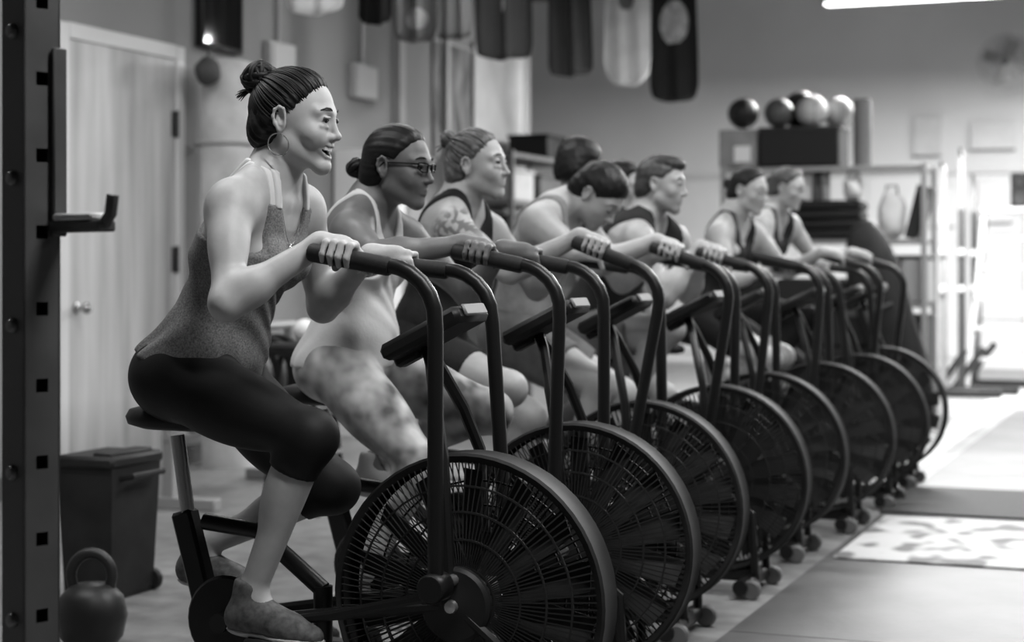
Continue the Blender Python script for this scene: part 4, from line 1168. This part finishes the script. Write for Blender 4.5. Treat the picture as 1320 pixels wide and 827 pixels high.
def strap(root, B, info, name, material, h, off, l0, l1, u0, side=0):
    sel = [p for p in B if 'torso' in p.tags]
    C, T = T_frame(info); f = Field(sel, h, None, off)
    X, Y, Z = f.grid(); dx, dy, dz = X - C[0], Y - C[1], Z - C[2]
    fc = dx * T[0, 0] + dy * T[1, 0] + dz * T[2, 0]; u = dx * T[0, 2] + dy * T[1, 2] + dz * T[2, 2]; sl = dy + 0 * dx + 0 * dz
    l = np.abs(sl) if side == 0 else sl * side
    f.cut(l0 - l + .12 * np.clip(fc * 0, 0, 1), .002); f.cut(l - l1, .002); f.cut(u0 - u, .002); f.cut(u - .24)
    return sdf_obj(name, f, material, root)
def trousers(root, B, info, name, material, h, off=.005, waist=-.20, length='capri', flare=0.0):
    pelv = [p for p in B if 'pelvis' in p.tags or 'glute' in p.tags]
    allp = pelv + [p for p in B if 'leg' in p.tags and (length != 'shorts' or 'thigh' in p.tags)]
    G = Field(allp, h, None, off + flare); res = None
    C, T = T_frame(info)
    for nm in ('N', 'F'):
        own = pelv + [p for p in B if ('leg' + nm) in p.tags and (length != 'shorts' or 'thigh' in p.tags)]
        f = Field.__new__(Field); f.ax = G.ax; f.f = np.full(G.f.shape, .2, np.float32)
        g = Field(own, h, None, off + flare)
        # evaluate on the common grid
        for p in own:
            l, u = p.bounds(); m = p.k + off + 3 * h; sl = []
            for i in range(3):
                i0 = max(int(np.searchsorted(f.ax[i], l[i] - m)) - 1, 0); i1 = min(int(np.searchsorted(f.ax[i], u[i] + m)) + 1, len(f.ax[i])); sl.append(slice(i0, i1))
            Xs = f.ax[0][sl[0]][:, None, None]; Ys = f.ax[1][sl[1]][None, :, None]; Zs = f.ax[2][sl[2]][None, None, :]
            d = p.ev(Xs, Ys, Zs).astype(np.float32) - off - (flare if 'thigh' in p.tags else 0)
            b = f.f[sl[0], sl[1], sl[2]]; f.f[sl[0], sl[1], sl[2]] = smin(b, d, p.k)
        X, Y, Z = f.grid()
        if length == 'shorts': pt = info['hip' + nm] + info['d1' + nm] * .25; dr = info['d1' + nm]
        elif length == 'capri': pt = info['knee' + nm] + info['d2' + nm] * .095; dr = info['d2' + nm]
        else: pt = info['ank' + nm] - info['d2' + nm] * .03; dr = info['d2' + nm]
        pl = (X - pt[0]) * dr[0] + (Y - pt[1]) * dr[1] + (Z - pt[2]) * dr[2]
        if length != 'shorts':
            dl = np.sqrt(np.maximum((X - pt[0]) ** 2 + (Y - pt[1]) ** 2 + (Z - pt[2]) ** 2 - pl * pl, 0)); pl = np.minimum(pl, .105 - dl)
        f.cut(pl, .004)
        res = f.f if res is None else smin(res, f.f, .02)
    G.f = res; X, Y, Z = G.grid()
    u = (X - C[0]) * T[0, 2] + (Y - C[1]) * T[1, 2] + (Z - C[2]) * T[2, 2]
    G.cut(u - waist)
    return sdf_obj(name, G, material, root)
def shoe(root, an, h, material, sole_m, pitch=0.0, g=1.0, yaw=0.0):
    Rm = rotm('Z', yaw) @ rotm('Y', pitch)
    def W(p): return an + Rm @ (np.asarray(p) * g)
    pr = [cone(W((-.005, 0, .01)), W((-.01, 0, -.05)), .042 * g, .042 * g, .02), cone(W((-.03, 0, -.068)), W((.06, 0, -.07)), .036 * g, .036 * g, .03),
          cone(W((.03, 0, -.05)), W((.11, 0, -.078)), .036 * g, .034 * g, .03), cone(W((.11, 0, -.080)), W((.165, .004, -.088)), .037 * g, .029 * g, .03)]
    n = Rm @ V(0, 0, 1)
    f = Field(pr, h); X, Y, Z = f.grid(); pt = W((0, 0, -.098))
    f.cut(-((X - pt[0]) * n[0] + (Y - pt[1]) * n[1] + (Z - pt[2]) * n[2]), .006)
    tp = W((0, 0, .03)); f.cut((X - tp[0]) * n[0] + (Y - tp[1]) * n[1] + (Z - tp[2]) * n[2], .006)
    so = sdf_obj('shoe', f, material, root)
    f = Field(pr, h, None, .005); X, Y, Z = f.grid(); a = W((0, 0, -.112)); b = W((0, 0, -.092))
    f.cut(-((X - a[0]) * n[0] + (Y - a[1]) * n[1] + (Z - a[2]) * n[2]), .004); f.cut((X - b[0]) * n[0] + (Y - b[1]) * n[1] + (Z - b[2]) * n[2], .004)
    sdf_obj('sole', f, sole_m, so)
    lm = MB()
    for k in range(4):
        x = .035 + k * .02; z = -.018 - k * .012
        lm.tube([W((x, -.022, z - .004)), W((x + .004, 0, z + .006)), W((x, .022, z - .004))], .0032 * g, 5)
    lm.build('laces', mat('laces', .6, .7), so)
# ---- hair
def hair_cap(root, hp, sp, W, hs, h, material, off=.010, p0=(.066, .09), p1=(-.056, -.085), ear=.030, groove=.002, bun=(-.10, 0, .06), name='hair', extra=None, nz=0.0, down=None):
    c, M = sp['head'], sp['HM']
    pr = [p for p in hp if 'skull' in p.tags] + [cone(W((-.06, -.02, -.03)), W((-.06, .02, -.03)), .045 * hs, .045 * hs, .03)]
    if extra: pr += extra
    f = Field(pr, h, None, off * hs)
    X, Y, Z = f.grid(); dx, dy, dz = (X - c[0]) / hs, (Y - c[1]) / hs, (Z - c[2]) / hs
    x = dx * M[0, 0] + dy * M[1, 0] + dz * M[2, 0]; y = dx * M[0, 1] + dy * M[1, 1] + dz * M[2, 1]; z = dx * M[0, 2] + dy * M[1, 2] + dz * M[2, 2]
    if groove:
        b = unit(V(*bun)); a1 = unit(np.cross(b, V(0, 1, 0))); a2 = np.cross(b, a1)
        an = np.arctan2(x * a1[0] + y * a1[1] + (z - .02) * a1[2], x * a2[0] + y * a2[1] + (z - .02) * a2[2])
        f.f = f.f - (groove * hs * (np.sin(34 * an + 3 * np.sin(5 * an)) + .6 * np.sin(61 * an + 2))).astype(np.float32)
    if nz: f.f = f.f - (nz * hs * (np.sin(160 * x + 40 * z) * np.sin(130 * y + 50 * x) + np.sin(190 * z + 70 * y) * .7)).astype(np.float32)
    n = unit(V(-(p0[1] - p1[1]), 0, p0[0] - p1[0])); d = -((x - p0[0]) * n[0] + (z - p0[1]) * n[2])
    d = d + .0015 * np.sin(y * 260)
    f.f = f.f + (off * hs * 1.05 * np.clip(1 + d / .028, 0, 1) ** 1.6).astype(np.float32)
    f.cut(d * hs, .004)
    e = np.sqrt((x + .006) ** 2 + (np.abs(y) - .078) ** 2 + (z + .002) ** 2) - ear
    f.cut(-e * hs, .006)
    if down is None: f.cut((-.088 - z) * hs, .02)
    return sdf_obj(name, f, material, root)
def strands(root, W, hs, material, bun, n, seed, p0=(.060, .088), p1=(-.050, -.082), r=.0042, lift=.010):
    rr = random.Random(seed); C = V(-.012, 0, .030); R = V(.098, .075, .088) + lift
    m = MB()
    def surf(d, e=0): d = unit(d); return C + d * (1 / math.sqrt(((d / R) ** 2).sum()) + e)
    bd = unit(V(*bun) - C)
    for k in range(n):
        t = k / (n - 1); side = -1 if k % 2 else 1
        # along the hairline from forehead centre, past the temple and the ear, to the nape
        px = p0[0] + (p1[0] - p0[0]) * t; pz = p0[1] + (p1[1] - p0[1]) * t
        yy = side * .075 * math.sqrt(max(0, 1 - ((px + .012) / .098) ** 2 * .95 - ((pz - .03) / .12) ** 2 * .9)) if 0 else side * (.012 + .072 * math.sin(min(t * 1.9, 1) * math.pi / 2) - (.05 * max(0, t - .6) / .4))
        d0 = unit(V(px, yy, pz) - C + V(rr.uniform(-.006, .006), 0, rr.uniform(-.006, .006)))
        pts = []; rad = []
        om = math.acos(max(-1, min(1, d0 @ bd)))
        e = rr.uniform(-.002, .0025); wv = rr.uniform(0, 6)
        for q in range(12):
            s = q / 11 * .97
            d = (math.sin((1 - s) * om) * d0 + math.sin(s * om) * bd) / math.sin(om)
            d = unit(d) + V(0, .012 * math.sin(wv + 7 * s), .010 * math.sin(wv * 2 + 5 * s)) * (1 - abs(2 * s - 1))
            pts.append(W(surf(d, e - (.011, .0065, .003, .001)[q] if q < 4 else e - .003 * (q == 11)))); rad.append(r * hs * (.3 if q == 0 else 1) * (.35 + .65 * math.sin(math.pi * min(.18 + s * .7, 1))))
        m.tube(pts, rad, 5)
    return m.build('hair_strands', material, root, sharp=180)
def coil_bun(root, W, hs, material, c, rad, n, seed, r=.006, wisps=0):
    rr = random.Random(seed); m = MB(); c = V(*c)
    m.ell(W(c), (rad * .8 * hs,) * 3, None, 12, 8)
    for k in range(n):
        ax = unit(V(rr.gauss(0, 1), rr.gauss(0, 1), rr.gauss(0, 1))); a = unit(np.cross(ax, V(.3, .5, .8))); b = np.cross(ax, a)
        rd = rad * rr.uniform(.75, 1.0); o = ax * rad * rr.uniform(-.45, .45); L_ = rr.uniform(3.2, 5.6); st = rr.uniform(0, 6)
        pts = [W(c + o + rd * (1 - abs(np.linalg.norm(o)) / rad * .35) * (math.cos(st + t) * a + math.sin(st + t) * b)) for t in np.linspace(0, L_, 16)]
        m.tube(pts, [r * hs * (.4 + .8 * math.sin(math.pi * (q + .5) / 16)) for q in range(16)], 6)
    for k in range(wisps):
        d = unit(V(-1, rr.uniform(-.5, .5), rr.uniform(-.8, .1)))
        p = c + V(-rad * .5, 0, -rad * .7); m.tube([W(p), W(p + d * .02), W(p + d * .035 + V(0, 0, -.006))], [.003 * hs, .0024 * hs, .0006], 5)
    return m.build('hair_bun', material, root, sharp=180)
def skin_mat(v):
    nm = 'skin_%03d' % int(v * 1000)
    if nm in MATS: return MATS[nm]
    m = mat(nm, v, .46, 0, .06, 30, .12, 900, tone=True, spec=.45)
    b = m.node_tree.nodes['Principled BSDF']
    b.inputs['Subsurface Weight'].default_value = .08; b.inputs['Subsurface Radius'].default_value = (.006, .006, .006); b.inputs['Subsurface Scale'].default_value = .6
    return m
# ------------------------------------------------------------------ the riders
def head_M(pitch, yaw=0, roll=0): return rotm('Z', yaw) @ rotm('Y', pitch) @ rotm('X', roll)
def rider(i, **k):
    tn, tf, ph = BIKES[i]; b = bike_base(i)
    sp = dict(bike=i, loc=(b[0], b[1], 0), rz=ROTZ, sex='f', g=1.0)
    sp.update(k)
    sp['HM'] = head_M(*sp['turn'])
    gn, bn = grip_at(tn, -.22); gf, bf = grip_at(tf, .22)
    sp.setdefault('handN', ('grip', gn, bn)); sp.setdefault('handF', ('grip', gf, bf))
    for y, nm, a in ((-1, 'N', ph), (1, 'F', ph + 180)):
        sp['ank' + nm] = pedal_at(a, y * .150) + V(-.045, 0, .118)
    sp.setdefault('pel', V(-.785, 0, .935))
    return sp
black_knit = mat('black_knit', .012, .75, 0, .2, 60)
white_rubber = mat('shoe_sole', .45, .6)
# 1: laughing woman, hair in a top knot, hoop earrings
heather = mat('heather_grey', .17, .85, 0, .45, 220, .1, 500, detail=2)
sp = rider(0, label='laughing woman in grey tank top, black capris and hoop earrings, hair in top knot', skin=.44, h=.0042, hh=.0021, g=1.0, hs=1.04,
    pel=J(0, 262, 482, 0), neck=J(0, 350, 234, 0), head=J(0, 383, 156, 0), turn=(6, 7, 0), smile=2, chz=-.101, chx=.0770, brow=.03, shN=J(0, 299, 262, -.168), shF=J(0, 388, 268, .168),
    poleN=V(-.75, -.55, -.6), poleF=V(-.3, .5, -.9))
r, B, hp, info, W, hs = build_person(sp)
hairm = mat('hair_dark', .011, .48, 0, .5, 40, 0, 80, (1, 1, 1))
hair_cap(r, hp, sp, W, hs, .0035, hairm, off=.008, bun=(-.10, 0, .075))
strands(r, W, hs, hairm, (-.095, 0, .085), 170, 3, r=.0030, lift=.0085)
coil_bun(r, W, hs, hairm, (-.106, 0, .092), .042, 34, 5, .0075, 9)
tank(r, B, info, 'tank_top', heather, .005, off=.010, hem=-.305, aw=.102, ab=.036, nw=.060, un=.22, nf=.145, nb=.10, flare=.005, fold=.0045, top=.162)
wb = mat('white_strap', .66, .7)
strap(r, B, info, 'strap', wb, .004, .0130, .060, .080, .155)
tank(r, B, info, 'sports_bra', wb, .005, off=.005, hem=-.10, aw=.096, ab=.015, nw=.066, un=.22, nf=.16, nb=.12, tags=('torso',))
trousers(r, B, info, 'leggings', mat('black_legging', .011, .6, 0, .1, 30), .006, .0065, -.20, 'capri')
shm = mat('shoe_mesh', .09, .7, 0, .5, 60)
for nm in ('N', 'F'): shoe(r, info['ank' + nm], .006, shm, white_rubber, 4)
for y in (-1, 1):
    c = W((-.008, y * .082, -.062)); m = MB()
    m.tube([c + .026 * hs * (math.cos(t) * sp['HM'][:, 0] + math.sin(t) * V(0, 0, 1)) for t in np.linspace(0, 2 * math.pi, 40, endpoint=False)], .0016, 6, closed=True)
    m.build('hoop_earring', mat('silver', .75, .2, .9), r)
# necklace
nk = sp['neck']; fw, up = info['fw'], info['up']
m = MB(); ps = []
for t in np.linspace(0, 1, 13):
    y = .055 * math.cos(math.pi * t); dpt = math.sin(math.pi * t)
    ps.append(nk + V(0, y, 0) + fw * (.03 + .080 * dpt ** .7) + up * (.01 - .135 * dpt ** 1.3))
m.tube(ps, .0012, 5); m.ell(ps[6] - up * .010, (.006, .006, .009)); m.build('necklace', MATS['silver'], r)
e, wv = info['elbowF'], info['wristF']; dd = unit(wv - e); a1 = unit(np.cross(dd, V(0, 1, 0))); a2 = np.cross(dd, a1); m = MB()
for t in np.linspace(0, 2 * math.pi, 13)[:-1]: m.ell(wv - dd * .03 + .034 * (math.cos(t) * a1 + math.sin(t) * a2), (.0075,) * 3, None, 8, 6)
m.build('bracelet', mat('beads', .5, .3, 0, .6, 60), r)

# 2: woman in glasses, low bun, white tank top, patterned leggings
sp = rider(1, label='woman with glasses and low black bun in white tank top and blotchy patterned leggings', skin=.13, h=.0055, hh=.0028, hs=1.02,
    pel=V(-.715, 0, .925), neck=J(1, 465, 268, 0), head=J(1, 515, 216, 0), turn=(6, -3, 0), smile=1, brow=.012, shN=J(1, 452, 300, -.165), shF=J(1, 520, 305, .165), poleN=V(-.1, -1, -.25))
r, B, hp, info, W, hs = build_person(sp)
hairb = mat('hair_black', .008, .45, 0, .3, 40)
hair_cap(r, hp, sp, W, hs, .0045, hairb, off=.009, bun=(-.12, 0, .0), groove=.0008, p0=(.070, .088), p1=(-.05, -.085))
coil_bun(r, W, hs, hairb, (-.135, 0, -.012), .030, 14, 8, .009)
tank(r, B, info, 'tank_top', mat('white_cotton', .62, .8, 0, .05, 8, .08, 90), .006, off=.008, hem=-.30, aw=.080, ab=-.03, nw=.062, un=.22, nf=.17, nb=.17, flare=.006, fold=.0025)
pt = mat('blotchy_print', .34, .8, 0, .75, 14, 0, 80, detail=1.5)
trousers(r, B, info, 'leggings', pt, .007, .005, -.22, 'full')
for nm in ('N', 'F'): shoe(r, info['ank' + nm], .009, mat('shoe_grey', .35, .7), white_rubber, 4)
gm = mat('glasses_frame', .01, .25); m = MB()
for y in (-1, 1):
    pts = [(.0985, y * .012, .017), (.0965, y * .030, .019), (.089, y * .052, .018), (.088, y * .053, .002), (.0945, y * .034, -.008), (.0985, y * .014, -.006)]
    m.tube([W(p) for p in pts], .0024 * hs, 6, closed=True)
    m.tube([W((.089, y * .053, .015)), W((.040, y * .073, .013)), W((-.010, y * .080, .010)), W((-.026, y * .081, -.008))], .0024 * hs, 6)
m.tube([W((.0985, -.012, .013)), W((.103, 0, .015)), W((.0985, .012, .013))], .0022 * hs, 6)
go = m.build('glasses', gm, r)

# 3: woman with a tattooed shoulder
def ink(v, info):
    c = info['sh'][-1]; e = info['elbowN']; d = unit(e - c); q = v - c - d * .05
    m = np.clip(1.25 - np.sqrt((q ** 2).sum(1)) / .10, 0, 1) * (v[:, 1] < -.10)
    p = np.sin(120 * q[:, 0] + 3 * np.sin(70 * q[:, 2])) * np.sin(95 * q[:, 2] + 2.5 * np.sin(60 * q[:, 0] + 1)) + .5 * np.sin(170 * q[:, 2] + 90 * q[:, 0])
    return 1 - .62 * np.clip(m * 2, 0, 1) * (p > .05)
sp = rider(2, label='smiling woman with a tattooed shoulder in a black top, light hair in a messy bun', skin=.36, h=.0055, hh=.0030, hs=1.0,
    neck=J(2, 588, 258, 0), head=J(2, 617, 214, 0), turn=(-2, 0, 0), smile=1, brow=.06, shN=J(2, 583, 294, -.165), shF=J(2, 630, 298, .165), poleN=V(-.1, -.5, -1), ink=[ink])
r, B, hp, info, W, hs = build_person(sp)
hairl = mat('hair_light_brown', .075, .42, 0, .6, 40)
hair_cap(r, hp, sp, W, hs, .0045, hairl, off=.009, bun=(-.10, 0, .07))
strands(r, W, hs, hairl, (-.095, 0, .085), 60, 9)
coil_bun(r, W, hs, hairl, (-.108, 0, .098), .028, 18, 4, .0075, 4)
tank(r, B, info, 'tank_top', black_knit, .0065, off=.007, hem=-.31, aw=.100, ab=.03, nw=.07, un=.23, nf=.14, nb=.09)
trousers(r, B, info, 'shorts', black_knit, .008, .006, -.22, 'shorts')
for nm in ('N', 'F'): shoe(r, info['ank' + nm], .009, MATS['shoe_grey'], white_rubber, 4)

# 4: bowed head
sp = rider(3, sex='m', label='short-haired person in a grey strappy top bowing their head over the handles', skin=.38, h=.007, hh=.0042, g=1.02,
    neck=J(3, 722, 262, 0), head=J(3, 772, 252, 0), turn=(48, -8, 0), brow=.02, lookdown=1, shN=J(3, 692, 286, -.185), shF=J(3, 748, 292, .185), bow=.03, poleN=V(-.1, -.5, -1))
r, B, hp, info, W, hs = build_person(sp)
hair_cap(r, hp, sp, W, hs, .006, hairb, off=.012, groove=.001, nz=.0008, p0=(.078, .062), p1=(-.06, -.085), ear=.028)
tank(r, B, info, 'tank_top', mat('grey_jersey', .20, .8, 0, .15, 30), .008, off=.007, hem=-.33, aw=.115, ab=.03, nw=.085, un=.23, nf=.17, nb=.12)
trousers(r, B, info, 'shorts', mat('grey_shorts', .12, .8, 0, .2, 20), .010, .007, -.20, 'shorts', .008)
for nm in ('N', 'F'): shoe(r, info['ank' + nm], .010, MATS['shoe_grey'], white_rubber, 4)

# 5: man in black sleeveless shirt
sp = rider(4, sex='m', label='man with short back and sides in a black sleeveless shirt', skin=.36, h=.007, hh=.0042, g=1.03,
    neck=J(4, 828, 281, 0), head=J(4, 853, 238, 0), turn=(6, 2, 0), brow=.03, shN=J(4, 822, 308, -.19), shF=J(4, 868, 308, .19), poleN=V(-.5, -.4, -.9))
r, B, hp, info, W, hs = build_person(sp)
hairs = mat('hair_brown_short', .035, .5, 0, .5, 60)
hair_cap(r, hp, sp, W, hs, .006, hairs, off=.006, groove=0, nz=.001, p0=(.072, .075), p1=(-.075, -.085), ear=.030)
ex = [ell(W((.006, 0, .085)), V(.085, .060, .038) * hs, sp['HM'], .02)]
hair_cap(r, [], sp, W, hs, .006, mat('hair_brown_top', .03, .45, 0, .5, 50), off=.004, groove=.0016, p0=(.090, .070), p1=(-.12, .02), ear=.02, extra=ex, name='hair_top')
tank(r, B, info, 'sleeveless_shirt', mat('black_vest', .018, .8, 0, .15, 30), .008, off=.009, hem=-.36, aw=.150, ab=.05, nw=.075, un=.24, nf=.10, nb=.06, flare=.01)
trousers(r, B, info, 'shorts', MATS['grey_shorts'], .010, .007, -.20, 'shorts', .010)
for nm in ('N', 'F'): shoe(r, info['ank' + nm], .010, MATS['shoe_grey'], white_rubber, 4)

# 6 and 7: the two women at the far end
sp = rider(6, label='dark-haired woman with small bun leaning forward in a black racer top', skin=.40, h=.008, hh=.0048, hs=1.0,
    neck=J(6, 940, 279, 0), head=J(6, 966, 246, 0), turn=(12, -16, 0), brow=.03, shN=J(6, 926, 301, -.165), shF=J(6, 970, 301, .165), poleN=V(-.5, -.5, -.8), poleF=V(0, .6, -.8))
r, B, hp, info, W, hs = build_person(sp)
hair_cap(r, hp, sp, W, hs, .006, hairm, off=.009, bun=(-.12, 0, .02), p0=(.068, .088))
coil_bun(r, W, hs, hairm, (-.128, 0, .015), .026, 10, 3, .008)
tank(r, B, info, 'tank_top', black_knit, .009, off=.007, hem=-.33, aw=.095, ab=.02, nw=.068, un=.22, nf=.17, nb=.12)
trousers(r, B, info, 'shorts', black_knit, .011, .006, -.22, 'shorts')
for nm in ('N', 'F'): shoe(r, info['ank' + nm], .011, MATS['shoe_grey'], white_rubber, 4)
sp = rider(7, label='woman with brown hair tied back stretching a long arm to the last handlebar', skin=.38, h=.008, hh=.0050, hs=.98,
    pel=V(-.785, 0, .98), neck=J(7, 992, 272, 0), head=J(7, 1016, 243, 0), turn=(14, -8, 0), brow=.05, shN=J(7, 982, 290, -.165), shF=J(7, 1018, 290, .165), poleN=V(-.5, -.5, -.8), poleF=V(0, .6, -.8))
r, B, hp, info, W, hs = build_person(sp)
hair_cap(r, hp, sp, W, hs, .006, mat('hair_brown', .05, .42, 0, .5, 40), off=.010, bun=(-.12, 0, .02), p0=(.066, .088))
coil_bun(r, W, hs, MATS['hair_brown'], (-.125, 0, .02), .022, 8, 6, .007)
tank(r, B, info, 'tank_top', black_knit, .009, off=.007, hem=-.33, aw=.105, ab=.03, nw=.068, un=.22, nf=.17, nb=.10)
trousers(r, B, info, 'leggings', black_knit, .011, .006, -.22, 'full')
for nm in ('N', 'F'): shoe(r, info['ank' + nm], .011, MATS['shoe_grey'], white_rubber, 4)

# two people standing behind the bikes
def stander(px, py, Y, yaw, hgt, **k):
    X = (px - 660) / FPX * Y; g = hgt / 1.70
    hz = hgt - .118 * g
    sp = dict(bike=0, loc=(X, Y, 0), rz=math.radians(yaw), sex='m', g=g, pel=V(0, 0, .96 * g), neck=V(.015, 0, 1.455 * g), head=V(.035, 0, hz), h=.011, hh=.008, face=0,
        ankN=V(-.02, -.13, .115), ankF=V(.02, .13, .115), kpole=V(1, 0, 0), handN=('open', V(.06, -.27, .86 * g), V(.15, 0, -1)), handF=('open', V(.06, .27, .86 * g), V(.15, 0, -1)), poleN=V(-1, -.3, 0), poleF=V(-1, .3, 0), reach=0.0)
    sp.update(k); sp['HM'] = head_M(*sp['turn'])
    return sp
def cap_shirt(r, B, info, m):
    sel = [p for p in B if 'torso' in p.tags or 'delt' in p.tags]
    C, T = T_frame(info); f = Field(sel, .011, None, .012); X, Y, Z = f.grid()
    u = (X - C[0]) * T[0, 2] + (Y - C[1]) * T[1, 2] + (Z - C[2]) * T[2, 2]
    f.cut(-.36 - u); f.cut(u - .215); sdf_obj('t_shirt', f, m, r)
sp = stander(739, 178, 8.2, 10, 1.80, turn=(8, 30, 0), skin=.34, label='dark-haired man standing behind the riders, face turned away')
r, B, hp, info, W, hs = build_person(sp)
hair_cap(r, hp, sp, W, hs, .008, hairb, off=.018, groove=.0015, nz=.0012, p0=(.085, .062), p1=(-.065, -.085), ear=.024)
cap_shirt(r, B, info, mat('tee_grey', .10, .85)); trousers(r, B, info, 'trousers', MATS['grey_shorts'], .013, .010, -.2, 'full', .006)
for nm in ('N', 'F'): shoe(r, info['ank' + nm], .012, MATS['shoe_grey'], white_rubber, 0)
sp = stander(795, 208, 9.0, -30, 1.74, sex='f', turn=(10, 0, 0), skin=.34, label='person with long dark hair standing behind the bowed rider')
r, B, hp, info, W, hs = build_person(sp)
hair_cap(r, hp, sp, W, hs, .008, hairb, off=.016, groove=.002, bun=(-.1, 0, .1), p0=(.07, .085), p1=(-.02, -.085), ear=.004, extra=[cone(W((-.06, 0, 0)), W((-.07, 0, -.19)), .07 * hs, .045 * hs, .04)], down=1)
cap_shirt(r, B, info, mat('tee_black', .02, .85)); trousers(r, B, info, 'trousers', black_knit, .013, .008, -.2, 'full')
for nm in ('N', 'F'): shoe(r, info['ank' + nm], .012, MATS['shoe_grey'], white_rubber, 0)
